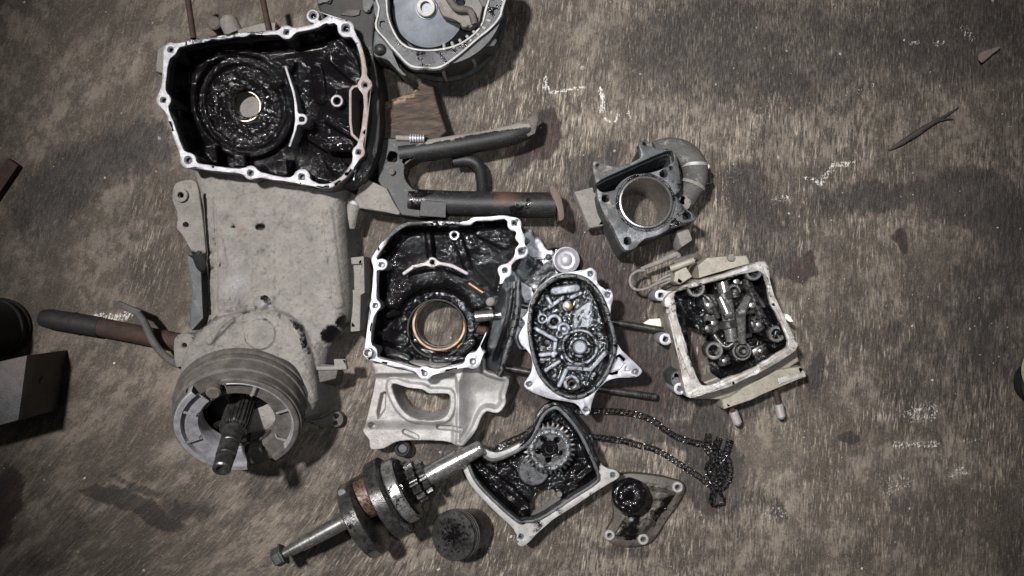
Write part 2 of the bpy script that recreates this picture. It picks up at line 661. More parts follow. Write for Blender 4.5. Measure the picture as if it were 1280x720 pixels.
def wood_mat():
    n = N('old_wood')
    v = n.mapping(n.tc.outputs['Object'], (40, 260, 260), (0, 0, 0.45))
    g = n.noise(1.0, 5, 0.65, v, 0.4)
    col = n.mix(n.rng(g, 0.3, 0.7), (0.02, 0.014, 0.011), (0.075, 0.048, 0.034))
    d = n.noise(60, 4, 0.6)
    col = n.mix(n.rng(d, 0.45, 0.65, 0, 0.8), col, (0.03, 0.022, 0.018))
    top = n.math('MULTIPLY', n.attr('lit_edge'), n.rng(n.noise(160, 4, 0.7), 0.38, 0.6))
    col = n.mix(top, col, n.mix(g, (0.16, 0.10, 0.065), (0.36, 0.25, 0.17)))
    return n.out(col, 0.85, 0.0, n.bump(g, 0.9, 0.003))


M['wood'] = wood_mat()


def leaf_mat(name, a, b):
    n = N(name)
    col = n.mix(n.noise(300, 4, 0.6), a, b)
    return n.out(col, 0.8, 0.0)


M['leaf'] = leaf_mat('dry_leaf', (0.16, 0.125, 0.105), (0.09, 0.072, 0.06))
M['twig'] = leaf_mat('dark_twig', (0.035, 0.03, 0.026), (0.015, 0.013, 0.012))
M['grit'] = leaf_mat('pale_grit', (0.45, 0.42, 0.38), (0.22, 0.2, 0.18))


def floor_mat():
    n = N('worn_concrete')
    an = n.new('ShaderNodeAttribute', attribute_name='suv')
    uv = an.outputs['Vector']
    wet_and_shade, chalk, stk, tone, rusty = (n.attr(k) for k in ('wet_and_shade', 'chalk', 'streak', 'tone', 'rusty'))
    s1 = n.noise(1.0, 7, 0.72, n.mapping(uv, (0.20, 0.030, 1)), 0.25)      # brushed lines
    s2 = n.noise(1.0, 5, 0.65, n.mapping(uv, (0.10, 0.014, 1)), 0.3)
    s3 = n.noise(1.0, 7, 0.78, n.mapping(uv, (0.34, 0.10, 1)))             # short flecks
    blot = n.noise(1.0, 7, 0.68, n.mapping(uv, (0.012, 0.010, 1)))
    mid = n.noise(1.0, 7, 0.75, n.mapping(uv, (0.040, 0.028, 1)))
    grain = n.noise(1.0, 4, 0.8, n.mapping(uv, (0.42, 0.30, 1)))
    grain2 = n.noise(1.0, 2, 0.6, n.mapping(uv, (1.1, 0.75, 1)))
    col = n.mix(n.rng(blot, 0.40, 0.60), (0.060, 0.0465, 0.036), (0.158, 0.130, 0.104))
    col = n.mix(n.rng(mid, 0.46, 0.56, 0, 0.72), col, (0.044, 0.035, 0.027))
    f1 = n.noise(1.0, 3, 0.6, n.mapping(uv, (0.60, 0.07, 1)), 0.2)
    f2 = n.noise(1.0, 3, 0.6, n.mapping(uv, (0.20, 0.028, 1)), 0.3)
    lines = n.math('ADD', n.math('MULTIPLY', f1, 0.6), n.math('MULTIPLY', f2, 0.4))
    pat = n.rng(n.noise(1.0, 5, 0.7, n.mapping(uv, (0.021, 0.013, 1)), 0.5), 0.42, 0.58, 0.2, 1.0)
    dk = n.math('MULTIPLY', n.rng(lines, 0.50, 0.41), stk)
    col = n.mix(n.math('MULTIPLY', dk, 0.95), col, (0.026, 0.020, 0.016))
    fl = n.math('MULTIPLY', n.math('MULTIPLY', pat, stk), n.rng(lines, 0.525, 0.62))
    col = n.mix(n.math('MULTIPLY', fl, 0.72), col, (0.40, 0.34, 0.275))
    col = n.mix(n.rng(grain, 0.54, 0.70, 0, 0.5), col, (0.29, 0.25, 0.20))
    col = n.mix(n.rng(grain, 0.46, 0.33, 0, 0.6), col, (0.035, 0.029, 0.024))
    col = n.mix(n.rng(grain2, 0.57, 0.72, 0, 0.25), col, (0.34, 0.30, 0.25))
    col = n.mix(n.rng(grain2, 0.43, 0.30, 0, 0.3), col, (0.03, 0.025, 0.021))
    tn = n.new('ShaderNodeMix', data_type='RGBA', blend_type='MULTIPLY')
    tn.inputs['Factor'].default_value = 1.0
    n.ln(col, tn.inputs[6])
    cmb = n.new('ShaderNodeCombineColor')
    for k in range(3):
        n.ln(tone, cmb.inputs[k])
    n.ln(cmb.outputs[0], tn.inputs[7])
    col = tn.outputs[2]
    wn = n.math('ADD', wet_and_shade, n.math('MULTIPLY', n.math('SUBTRACT', n.math('ADD', n.math('MULTIPLY', s1, 0.5), n.math('MULTIPLY', s3, 0.5)), 0.5), 2.3))
    wf = n.math('MULTIPLY', n.rng(wn, 0.28, 0.72), n.rng(wet_and_shade, 0.02, 0.15))
    wm = n.new('ShaderNodeMix', data_type='RGBA', blend_type='MULTIPLY')
    wm.inputs['Factor'].default_value = 1.0
    n.ln(col, wm.inputs[6])
    n.ln(n.mix(rusty, (0.30, 0.29, 0.285), (0.20, 0.12, 0.105)), wm.inputs[7])
    col = n.mix(wf, col, wm.outputs[2])
    cf = n.rng(n.math('ADD', chalk, n.math('MULTIPLY', n.math('SUBTRACT', n.math('ADD', n.math('MULTIPLY', s3, 0.5), n.math('MULTIPLY', grain, 0.5)), 0.5), 3.6)), 0.5, 0.75)
    cf = n.math('MULTIPLY', cf, n.rng(chalk, 0.03, 0.2))
    cf = n.math('MULTIPLY', cf, n.rng(n.math('ADD', grain, n.math('SUBTRACT', lines, 0.5)), 0.44, 0.56))
    col = n.mix(n.math('MULTIPLY', cf, 0.8), col, (0.56, 0.54, 0.50))
    sp = n.new('ShaderNodeTexVoronoi')
    sp.inputs['Scale'].default_value = 1.0
    n.ln(n.mapping(uv, (0.028, 0.028, 1)), sp.inputs['Vector'])
    sf = n.math('MULTIPLY', n.rng(sp.outputs['Distance'], 0.06, 0.03), n.rng(mid, 0.5, 0.6))
    col = n.mix(n.math('MULTIPLY', sf, 0.8), col, (0.6, 0.58, 0.54))
    rough = n.fmix(wf, 0.82, n.rng(s3, 0.35, 0.65, 0.42, 0.8))
    h = n.math('ADD', n.math('MULTIPLY', s1, n.math('ADD', n.math('MULTIPLY', stk, 0.7), 0.1)), n.math('ADD', n.math('MULTIPLY', grain, 0.35), n.math('MULTIPLY', s3, 0.4)))
    return n.out(col, rough, 0.0, n.bump(h, 0.8, 0.0022), 0.4)


M['floor'] = floor_mat()


# ------------------------------------------------------------------ concrete floor
def build_floor():
    gx = np.concatenate([np.linspace(-3500, -200, 12, endpoint=False), np.arange(-200, 1481, 2.4), np.linspace(1500, 4800, 12)])
    gy = np.concatenate([np.linspace(-2600, -150, 12, endpoint=False), np.arange(-150, 871, 2.4), np.linspace(890, 3300, 12)])
    X, Y = np.meshgrid(gx, gy)
    jx = (fbm(X, Y, 26, 1) - 0.5) * 26
    jy = (fbm(X, Y, 26, 9) - 0.5) * 26
    xx, yy = X + jx, Y + jy

    def blob(cx, cy, rx, ry, rot=0, st=1.0, soft=0.45):
        a = math.radians(rot)
        u = (xx - cx) * math.cos(a) + (yy - cy) * math.sin(a)
        v = -(xx - cx) * math.sin(a) + (yy - cy) * math.cos(a)
        return 1.35 * st * (1 - ss(1 - soft, 1 + soft, np.hypot(u / rx, v / ry)))
    wet_and_shade = np.zeros_like(X)
    rusty = np.zeros_like(X)
    for b in [(110, 214, 95, 36, -22, .62), (60, 262, 50, 34, -40, .5), (185, 168, 22, 26, 0, .6), (200, 190, 16, 30, 0, .45),
              (140, 622, 36, 9, 12, .85), (190, 643, 44, 11, 20, .85), (240, 636, 34, 16, 10, .55), (170, 612, 40, 8, 20, .5),
              (0, 640, 22, 58, 10, .8), (90, 655, 40, 30, 0, .3), (40, 600, 60, 30, 30, .25), (60, 700, 40, 20, 0, .35), (330, 690, 60, 20, 0, .2),
              (1110, 244, 70, 20, 0, .55), (1225, 240, 60, 30, 20, .6), (1230, 260, 90, 40, 10, .5), (1250, 380, 70, 120, 0, .42), (1120, 400, 110, 70, 0, .32), (1050, 255, 40, 30, 0, .45),
              (930, 60, 190, 80, 0, .45), (1200, 40, 120, 80, 0, .42), (1090, 130, 100, 40, 0, .3), (1000, 470, 60, 60, 0, .28), (1180, 480, 90, 70, 0, .35), (905, 600, 40, 50, 0, .45), (935, 238, 28, 38, 0, .55), (960, 300, 45, 60, 0, .42),
              (690, 400, 130, 110, 0, .62), (740, 480, 120, 60, 0, .6), (640, 330, 60, 50, 0, .6), (770, 370, 50, 60, 0, .4), (600, 560, 80, 30, 0, .42), (440, 520, 60, 60, 0, .3),
              (682, 166, 13, 32, 10, 1.0), (660, 190, 22, 14, -30, .85), (645, 205, 16, 10, -30, .5), (728, 222, 24, 30, 0, .75), (772, 192, 17, 16, 0, .7),
              (730, 300, 30, 30, 0, .45), (1005, 337, 15, 20, 10, .85), (985, 330, 20, 14, 0, .5), (1130, 297, 8, 16, 0, .95), (1021, 466, 8, 22, 5, 1.05), (1055, 545, 9, 8, 0, .7), (1065, 552, 8, 7, 0, .7),
              (892, 582, 34, 50, 0, 1.2), (915, 610, 14, 22, 0, .8), (800, 535, 60, 16, 14, .6), (840, 548, 26, 14, 20, .7), (760, 530, 40, 22, 10, .75), (897, 628, 7, 9, 0, .8), (970, 642, 12, 18, 0, .55), (940, 620, 50, 10, 0, .35),
              (1034, 256, 11, 4, 10, .9), (820, 480, 60, 50, 0, .5), (560, 170, 60, 60, 0, .3), (470, 640, 110, 40, -28, .42), (590, 680, 36, 30, 0, .4), (900, 520, 90, 18, -18, .5), (560, 105, 70, 30, -20, .45), (350, 600, 60, 22, -20, .4), (790, 690, 60, 14, 0, .4), (600, 230, 60, 30, 0, .35), (1090, 690, 50, 20, 0, .2), (1270, 680, 40, 60, 0, .3)]:  # oil stains, plus contact shade painted in around the parts
        v = blob(*b)
        wet_and_shade = np.maximum(wet_and_shade, v) + 0.25 * np.minimum(wet_and_shade, v)
        if (b[0], b[1]) in ((682, 166), (660, 190), (1005, 337), (0, 640), (890, 580), (690, 400), (640, 330), (740, 480), (1130, 297), (897, 628), (90, 655)):
            rusty = np.maximum(rusty, v * 1.2)
    chalk = np.zeros_like(X)

    def mark(pts, w, st=1.0):
        d = d_path(X + jx * 0.12, Y + jy * 0.12, pts)
        return st * (1 - ss(w * 0.5, w * 1.6, d))
    for pts, w, s in [([(682, 97), (681, 111)], 2.4, 1), ([(684, 108), (689, 116), (708, 113), (729, 109)], 1.7, .9), ([(750, 112), (754, 126), (752, 139)], 2.8, 1),
                      ([(757, 148), (762, 152)], 2, .8), ([(768, 153), (773, 143)], 2, .8), ([(784, 135), (787, 148)], 2, .6), ([(1006, 222), (1016, 222), (1026, 232), (1040, 205)], 2.5, .75),
                      ([(1040, 206), (1068, 203)], 3, .7), ([(1028, 222), (1036, 212)], 3, .7), ([(965, 248), (985, 248)], 5, .5), ([(1100, 100), (1085, 112), (1060, 118)], 5, .35), ([(1170, 54), (1178, 52)], 3, .9), ([(1140, 54), (1148, 52)], 3, .6),
                      ([(120, 396), (150, 398), (160, 392)], 6, .7), ([(1140, 520), (1165, 515)], 12, .5), ([(1120, 556), (1170, 555)], 5, .55), ([(1205, 552), (1230, 548)], 5, .4), ([(1110, 610), (1130, 600)], 14, .4),
                      ([(960, 645), (978, 640)], 10, .45), ([(1190, 595), (1205, 590)], 7, .5), ([(700, 325), (712, 350)], 8, .35), ([(1205, 35), (1215, 48)], 6, .5), ([(900, 255), (960, 120)], 12, .28)]:
        chalk = np.maximum(chalk, mark(pts, w, s))
    stk = 0.22 + 0.78 * ss(380, 600, X + 0.35 * (Y - 360)) * (0.55 + 0.45 * ss(0.35, 0.6, fbm(X, Y, 160, 5)))
    stk = np.maximum(stk, 0.42 * ss(520, 640, Y) * ss(520, 300, X))
    stk = np.maximum(stk, 0.75 * (1 - ss(0.5, 1.1, np.hypot((X - 190) / 50, (Y - 300) / 110))))
    stk *= 1 - 0.8 * (1 - ss(.5, 1.2, np.hypot((X - 950) / 60, (Y - 575) / 40)))
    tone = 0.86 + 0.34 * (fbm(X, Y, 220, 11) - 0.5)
    tone += 0.12 * (1 - ss(0.1, 1.1, np.hypot((X - 670) / 260, (Y - 160) / 200)))  # faint central pool of light painted into the concrete tone
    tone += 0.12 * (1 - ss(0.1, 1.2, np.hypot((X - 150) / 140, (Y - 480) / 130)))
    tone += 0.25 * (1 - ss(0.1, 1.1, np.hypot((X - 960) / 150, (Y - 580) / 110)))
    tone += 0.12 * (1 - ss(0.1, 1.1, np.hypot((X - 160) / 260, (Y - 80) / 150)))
    A = 0.04 + 0.22 * ss(1000, 400, X) + 0.42 * ss(640, 60, X) * ss(250, 800, Y)
    u = X + A * (Y - 360) + (fbm(X, Y, 60, 21) - 0.5) * 3
    me = bpy.data.meshes.new('floor')
    nx, ny = len(gx), len(gy)
    Z = -(fbm(X, Y, 140, 31) * 1.2)
    V = np.column_stack([(X.ravel() - 640) * K, -(Y.ravel() - 360) * K, Z.ravel() * K])
    idx = np.arange(nx * ny).reshape(ny, nx)
    q = np.stack([idx[:-1, :-1], idx[1:, :-1], idx[1:, 1:], idx[:-1, 1:]], -1).reshape(-1, 4)
    n = len(q)
    me.vertices.add(len(V))
    me.vertices.foreach_set('co', V.astype(np.float32).ravel())
    me.loops.add(n * 4)
    me.loops.foreach_set('vertex_index', q.astype(np.int32).ravel())
    me.polygons.add(n)
    me.polygons.foreach_set('loop_start', np.arange(0, n * 4, 4, dtype=np.int32))
    me.update(calc_edges=True)
    me.polygons.foreach_set('use_smooth', np.ones(n, bool))
    attrs_to(me, {'wet_and_shade': wet_and_shade.ravel(), 'chalk': chalk.ravel(), 'streak': stk.ravel(), 'tone': tone.ravel(), 'rusty': np.clip(rusty, 0, 1).ravel()})
    a = me.attributes.new('suv', 'FLOAT_VECTOR', 'POINT')
    a.data.foreach_set('vector', np.column_stack([u.ravel(), Y.ravel(), np.zeros(X.size)]).astype(np.float32).ravel())
    o = link('floor', me, M['floor'], None)
    o['kind'] = 'structure'


build_floor()


def DP(t, pts, z):
    return [t.D(p[0], p[1], z) for p in pts]


def box_of(pts, m=12):
    P = np.array(pts)
    return (P[:, 0].min() - m, P[:, 1].min() - m, P[:, 0].max() + m, P[:, 1].max() + m)


def poly_slab(t, name, pts, z0, z1, m, holes=(), cuts=(), bev=1.2, round_=0.0, res=1.0, sm=0, **kw):
    P = cat(pts, sm) if sm else np.array(pts, float)

    def f(X, Y):
        d = sd_poly(X, Y, P) - round_
        for c, r in holes:
            d = np.maximum(d, -cir(X, Y, c, r))
        for q in cuts:
            d = np.maximum(d, -sd_poly(X, Y, q))
        return d
    return slab(t, name, f, box_of(P, 8 + round_), z0, z1, m, bev, res, **kw)


def ring(t, name, c, z0, z1, r0, r1, m, seg=28, b=0.7, tilt=0.0, **kw):
    return lathe(t, name, (c[0], c[1], z0), (c[0], c[1] + tilt, z0 + 1), ringprof(r0, r1, 0, z1 - z0, b), m, seg, caps=False, **kw)


def cyl(t, name, c, z0, z1, r, m, seg=24, b=0.8, **kw):
    return lathe(t, name, (c[0], c[1], z0), (c[0], c[1], z0 + 1), [(0, r), (z1 - z0 - b, r), (z1 - z0, r - b), (z1 - z0, 0.01)], m, seg, **kw)


def hexnut(t, name, c, z0, z1, r, m, hole=0, rot=0.0, **kw):
    pts = [(c[0] + r * math.cos(rot + i * math.pi / 3), c[1] + r * math.sin(rot + i * math.pi / 3)) for i in range(6)]
    return prism(t, name, pts, z0, z1, m, bev=0.7, **kw)


def bores(t, holes, z, m='bluegrey', parent=None):
    for c, r in holes:
        lathe(t, 'threaded_hole', (c[0], c[1], z), (c[0], c[1], z + 1), [(-12, .1), (-12, r * .68), (-6, r * .74), (-5, r * .66), (-3.8, r * .74), (-2.6, r * .66), (-1.6, r * .8), (-.7, r + .15), (-1.6, r + .9)], M[m], 16, parent=parent, caps=False, attrs={'oil': const(.3)})


def smear(seed, amt=.4, lo=.52, hi=.66, sc=26):
    return lambda X, Y, Z: amt * ss(lo, hi, fbm(X, Y, sc, seed))


def ball(t, name, c, z, r, m, seg=14, rings=8, **kw):
    prof = [(r - r * math.cos(math.pi * i / rings), max(0.02, r * math.sin(math.pi * i / rings))) for i in range(rings + 1)]
    return lathe(t, name, (c[0], c[1], z - r), (c[0], c[1], z), prof, m, seg, ang=180, **kw)


def rounded_z(d, top, R, skirt=8.0):
    """height of a plate with a rounded edge; d = distance inside the outline"""
    q = np.clip(d, 0, R)
    z = top - R + np.sqrt(np.maximum(R * R - (R - q) ** 2, 0))
    return np.where(d < 0, top - R + d * skirt, z)


# ================================================================== 1. big casing with brake hub
def big_casing():
    t = Thing('engine_casing', 'large dusty engine casing with oily black crank cavity on top and brake hub below', 'engine casing', (300, 330), 110)
    CL = cat([(213, 62), (233, 54), (262, 49), (292, 45), (323, 42), (358, 39), (392, 33), (412, 24), (432, 34), (446, 50), (454, 77), (456, 106), (457, 140), (452, 175), (447, 192),
              (437, 213), (420, 228), (403, 233), (378, 225), (347, 223), (313, 216), (280, 212), (252, 208), (235, 201), (223, 180), (213, 150), (204, 125), (205, 100), (208, 75)], 5)
    bos = [((213, 62), 9), ((204, 125), 9), ((235, 200), 10), ((313, 216), 9), ((377, 221), 10), ((448, 190), 8), ((456, 106), 9), ((432, 35), 11), ((358, 40), 9), ((391, 20), 8), ((412, 25), 5)]
    holes = [((213, 62), 4), ((204, 125), 4), ((235, 200), 5), ((313, 216), 4.2), ((377, 221), 4.6), ((448, 190), 4), ((456, 106), 4.2), ((432, 35), 5.6), ((358, 40), 4), ((391, 19), 5)]

    def rim_sd(X, Y, w=3.0, g=0.0):
        d = d_path(X, Y, CL, True) - w
        for c, r in bos:
            d = smin(d, cir(X, Y, c, r - g), 4)
        return d

    def rim_f(X, Y):
        d = rim_sd(X, Y) + (fbm(X, Y, 13, 121) - .5) * 2.4
        for c, r in holes:
            d = np.maximum(d, -cir(X, Y, c, r))
        return d
    bx = (190, 5, 475, 246)
    rst = lambda X, Y, Z: 0.75 * ss(440, 455, X) * ss(50, 70, Y) + 0.5 * ss(405, 430, X) * ss(200, 225, Y)
    roil = lambda X, Y, Z: 1.0 * ss(236, 244, X) * (1 - ss(322, 338, X)) * (1 - ss(60, 75, Y)) + 0.45 * ss(405, 425, X) * ss(215, 228, Y)
    rim = slab(t, 'gasket_rim', rim_f, bx, 102, 110, M['aluold'], 1.0, 1.0, attrs={'rust': rst, 'oil': lambda X, Y, Z: np.maximum(roil(X, Y, Z), smear(101, .3)(X, Y, Z))})
    bores(t, holes, 110, parent=rim)
    slab(t, 'case_wall', lambda X, Y: rim_sd(X, Y, 3.2, 0.8), bx, 6, 102, M['castdark'], 0, 1.2,
         attrs={'oil': lambda X, Y, Z: 0.25 + 0.7 * ss(330, 440, X)})
    cB = t.D(305, 131, 55)
    cH = t.D(309, 127, 50)
    st = [t.D(292, 200, 80), t.D(345, 206, 80), t.D(258, 190, 75)]
    shelf = DP(t, [(405, 176), (438, 176), (440, 186), (408, 186)], 85)

    def zf(X, Y):
        sd = sd_poly(X, Y, CL)
        z = 40 + 62 * (1 - ss(0, 15, -sd)) ** 1.6
        r = cir(X, Y, cB, 0)
        z = np.maximum(z, 50 - 10 * ss(76, 84, r))
        z = z + 12 * ss(70, 67.5, r) * ss(60, 62.5, r) + 6 * ss(57, 54.5, r) * ss(49, 51, r)
        z = z - 10 * ss(50, 48, r) * (r < 60)
        for c in st:
            z = np.maximum(z, 78 - 40 * ss(7, 12, np.maximum(abs(X - c[0]), abs(Y - c[1]) * 0.7)))
        z = np.maximum(z, 84 - 44 * ss(0, 6, sd_poly(X, Y, shelf)))
        for (a, b, w, h) in [((330, 95), (352, 70), 5, 60), ((372, 160), (430, 195), 4, 58), ((385, 75), (388, 110), 7, 54), ((410, 60), (440, 85), 9, 56), ((300, 205), (300, 220), 6, 80),
                             ((395, 138), (440, 165), 2.5, 60), ((240, 110), (232, 160), 6, 52), ((400, 190), (420, 215), 10, 62)]:
            z = np.maximum(z, h - 30 * ss(w, w + 6, d_seg(X, Y, a, b)))
        z = z + (fbm(X, Y, 26, 2) - 0.5) * 3 + (fbm(X, Y, 6, 7) - 0.5) * .5
        z = z + 0.27 * (cB[1] - Y) * ss(3, 14, -sd)
        return np.clip(z, 6, 101)
    hf(t, 'case_inside', (195, 15, 470, 245), 1.1, zf, M['crust'], keep=lambda X, Y, Z: (sd_poly(X, Y, CL) < 1) & (cir(X, Y, cH, 0) > 19),
       attrs={'crusty': lambda X, Y, Z: .05 + .8 * ss(66, 60, cir(X, Y, cB, 0)) + .22 * ss(.5, .62, fbm(X, Y, 40, 111)) * ss(360, 400, X)})
    # crank bearing
    br = ring(t, 'bearing', cB, 38, 50, 37, 48.5, M['steeldk'], 48, 1.6, tilt=.27, attrs={'oil': const(.58), 'crusty': const(.45)})
    for i in range(11):
        a = i * 2 * math.pi / 11 + 0.2
        ball(t, 'bearing_ball', (cB[0] + 31.8 * math.cos(a), cB[1] + 31.8 * math.sin(a)), 45 - .27 * 31.8 * math.sin(a), 5.2, M['steel'], parent=br, attrs={'oil': const(0.47)})
    ring(t, 'inner_race', cH, 36, 52, 19.5, 27, M['steeldk'], 40, 1.6, tilt=.27, parent=br, attrs={'oil': const(.58), 'crusty': const(.35)})
    ring(t, 'oil_seal_lip', t.D(307, 133, 45), 43.5, 46, 18.6, 21, M['bronze'], 40)
    lathe(t, 'shaft_bore', (cH[0], cH[1], 38), (cH[0], cH[1], 39), [(0, 19), (5, 19.3)], M['oil'], 36, caps=False)
    cyl(t, 'added_bore_disc', t.D(314, 122, 30), 20, 31, 30, M['dust'], 32)  # added disc close under the bore, lit in place of the floor
    # pale curved rib with a screw boss
    rb = [(357, 84), (361, 97), (367, 115), (370, 132), (371, 148), (369, 162), (362, 182)]
    rb = DP(t, rb, 76)
    bc = t.D(377, 149, 76)
    slab(t, 'inner_rib', lambda X, Y: np.maximum(smin(d_path(X, Y, rb) - 1.6, cir(X, Y, bc, 7.5), 4), -cir(X, Y, bc, 3.8)), box_of(rb, 16), 42, 76, M['aluold'], 0.8, 0.8,
         attrs={'oil': lambda X, Y, Z: 0.36 * (Y < 190) * ss(74, 70, Z) + 0.2})
    ring(t, 'oil_passage', t.D(421, 126, 62), 40, 62, 4.8, 8.2, M['aluold'], 24, attrs={'oil': lambda X, Y, Z: 0.6 * ss(60, 57, Z) + 0.32, 'rust': const(.3)})
    rr = DP(t, [(453, 107), (442, 108), (438, 113), (438, 152), (440, 168), (451, 178)], 103)
    slab(t, 'inner_rib', lambda X, Y: d_path(X, Y, rr) - 1.7, box_of(rr, 8), 50, 104, M['aluold'], 0.6, 0.8, attrs={'rust': const(0.7), 'oil': const(.15)})
    # black oily mounting lug on the right flank
    mp = DP(t, [(398, -30), (478, -30), (470, 20), (467, 62), (474, 108), (475, 172), (463, 214), (440, 236), (420, 226), (448, 190), (455, 120), (440, 45), (405, 25)], 80)
    lug = poly_slab(t, 'mounting_lug', mp, 0, 82, M['rubber'], bev=4, sm=3, res=1.5, attrs={'oil': smear(191, .5, .45, .6, 30), 'dust': smear(192, .3, .55, .7, 24)})
    poly_slab(t, 'dusty_flake', DP(t, [(425, 18), (436, 12), (450, 11), (449, 18), (441, 20)], 86), 80, 85, M['dustdk'], parent=lug, bev=1)
    poly_slab(t, 'dusty_flake', DP(t, [(455, -8), (472, -8), (469, 4), (464, 5), (463, 14), (456, 15), (452, 8)], 88), 80, 88, M['castdark'], parent=lug, bev=2, sm=3)
    poly_slab(t, 'dusty_flake', DP(t, [(396, -4), (414, -6), (413, 4), (405, 3), (398, 5)], 86), 78, 86, M['castdark'], parent=lug, bev=2, sm=3, attrs={'oil': const(.35)})
    tube(t, 'oil_line', [t.D3(442, 225, 95), t.D3(446, 205, 96), t.D3(446, 186, 96)], 0.9, M['steel'], 6, parent=lug)
    # top edge lugs, studs
    lathe(t, 'dusty_lug', t.D3(294, 44, 62), t.D3(281, 18, 62), [(0, 12), (20, 12), (24, 10), (27, 6), (27, .1)], M['dust'], 20)
    cyl(t, 'dusty_lug', t.D(267, 28, 66), 20, 66, 9, M['dustdk'], 20, 2)
    poly_slab(t, 'dusty_lug', DP(t, [(296, 36), (325, 28), (345, 27), (345, 45), (296, 50)], 72), 20, 72, M['dust'], bev=4)
    poly_slab(t, 'dusty_lug', DP(t, [(196, 62), (206, 54), (212, 80), (206, 92), (194, 90)], 70), 10, 70, M['dust'], bev=3)
    for a, b in (((233, -14), (242, 48)), ((326, -14), (337, 42))):
        tube(t, 'stud', [t.D3(*a, 74), t.D3(*b, 74)], 3.9, M['rust'], 10, smooth=1)
    # ---- dusty arm
    BP = cat(DP(t, [(238, 190), (330, 196), (428, 200), (429, 250), (431, 300), (434, 350), (434, 392), (426, 414), (408, 438), (392, 470), (300, 480), (232, 475), (224, 458), (238, 430), (254, 395), (251, 330), (247, 260)], 72), 3)
    GB = cat(DP(t, [(220, 480), (226, 445), (246, 412), (280, 393), (330, 387), (364, 397), (382, 424), (390, 460), (388, 520), (300, 545), (222, 520)], 84), 3)
    capc, domec = t.D(325, 418, 86), t.D(324, 379, 80)

    def arm(X, Y):
        d = -sd_poly(X, Y, BP)
        z = rounded_z(d, 72, 26)
        g = -sd_poly(X, Y, GB)
        z = smin(-z, -rounded_z(g, 86, 16), 5) * -1
        r = cir(X, Y, capc, 0)
        z = z + 3.5 * ss(21, 18, r)
        r = cir(X, Y, domec, 0)
        z = z + 9 * np.sqrt(np.clip(1 - (r / 10) ** 2, 0, 1))
        z = z + 11 * np.exp(-((X - 273) / 20) ** 2 - ((Y - 372) / 30) ** 2) + 7 * (fbm(X, Y, 95, 131) - .5) * ss(6, 30, d)
        z = z + 4 * ss(400, 425, X) * ss(0, 10, d) - 4 * np.exp(-((X - 345) / 40) ** 2 - ((Y - 315) / 45) ** 2)
        for c, a, b, h in [((262, 316), 7, 5, -4), ((262, 334), 7, 6, -4), ((284, 316), 3, 6, -2), ((290, 283), 5, 5, -1.5), ((325, 283), 6, 4, -4), ((328, 314), 3, 3, -3), ((275, 330), 2, 5, -2), ((340, 372), 6, 9, 3), ((252, 428), 6, 6, 4), ((268, 398), 10, 3, 3)]:
            c = t.D(*c, 72)
            z = z + h * np.exp(-(((X - c[0]) / a) ** 2 + ((Y - c[1]) / b) ** 2))
        z = z + 2.0 * ss(3.2, 1.2, np.abs(np.hypot(X - capc[0], Y - capc[1] - 30) - 62)) * ss(450, 430, Y)
        for a, b, w, h in [((262, 300), (268, 330), 3, 1.5), ((400, 260), (414, 380), 5, 2), ((350, 300), (355, 360), 9, 1.2), ((262, 264), (330, 262), 2, 1.0), ((282, 400), (254, 428), 3, 4), ((360, 402), (380, 440), 3, 2)]:
            z = z + h * ss(w + 3, w, d_seg(X, Y, a, b))
        z = z - 3 * ss(2.5, 1, d_path(X, Y, [(253, 244), (256, 300), (259, 392)]))
        n = fbm(X, Y, 40, 4) - 0.5
        return z + n * 6 + np.maximum(0, fbm(X, Y, 7, 71) - .6) * 9 + (fbm(X, Y, 4.5, 73) - .5) * 2.6 * ss(.45, .62, fbm(X, Y, 45, 74)) + (fbm(X, Y, 7, 6) - 0.5) * 1.6 * ss(-0.05, 0.2, n + 0.05)

    def arm_oil_and_shade(X, Y, Z):
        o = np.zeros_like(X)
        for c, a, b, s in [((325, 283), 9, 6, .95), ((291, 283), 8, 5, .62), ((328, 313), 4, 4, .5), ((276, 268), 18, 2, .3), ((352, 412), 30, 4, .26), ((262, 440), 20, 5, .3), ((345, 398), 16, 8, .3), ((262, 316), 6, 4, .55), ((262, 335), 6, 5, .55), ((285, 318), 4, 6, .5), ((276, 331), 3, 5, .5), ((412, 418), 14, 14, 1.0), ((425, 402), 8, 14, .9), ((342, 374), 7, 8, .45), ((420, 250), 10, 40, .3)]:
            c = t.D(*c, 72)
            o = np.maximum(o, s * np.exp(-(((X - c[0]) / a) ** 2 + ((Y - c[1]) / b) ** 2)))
        for pts, w, s in (([(253, 244), (256, 300), (259, 392)], 1.6, .8), ([(264, 262), (268, 330)], 1.5, .34), ([(400, 262), (414, 380)], 2, .33), ([(236, 432), (256, 406), (284, 392), (318, 388)], 3, .42), ([(352, 394), (376, 410), (386, 440)], 3, .45), ([(300, 386), (345, 388)], 4, .36), ([(330, 372), (342, 382)], 3, .5), ([(246, 246), (300, 240), (380, 244)], 5, .25)):  # grime lines that also paint in shading along grooves and ridges
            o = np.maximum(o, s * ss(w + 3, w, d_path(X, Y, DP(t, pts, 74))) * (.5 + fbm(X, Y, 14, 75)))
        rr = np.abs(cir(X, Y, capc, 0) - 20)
        return np.maximum(o, .36 * ss(3, 1, rr) * (.5 + fbm(X, Y, 12, 76)))
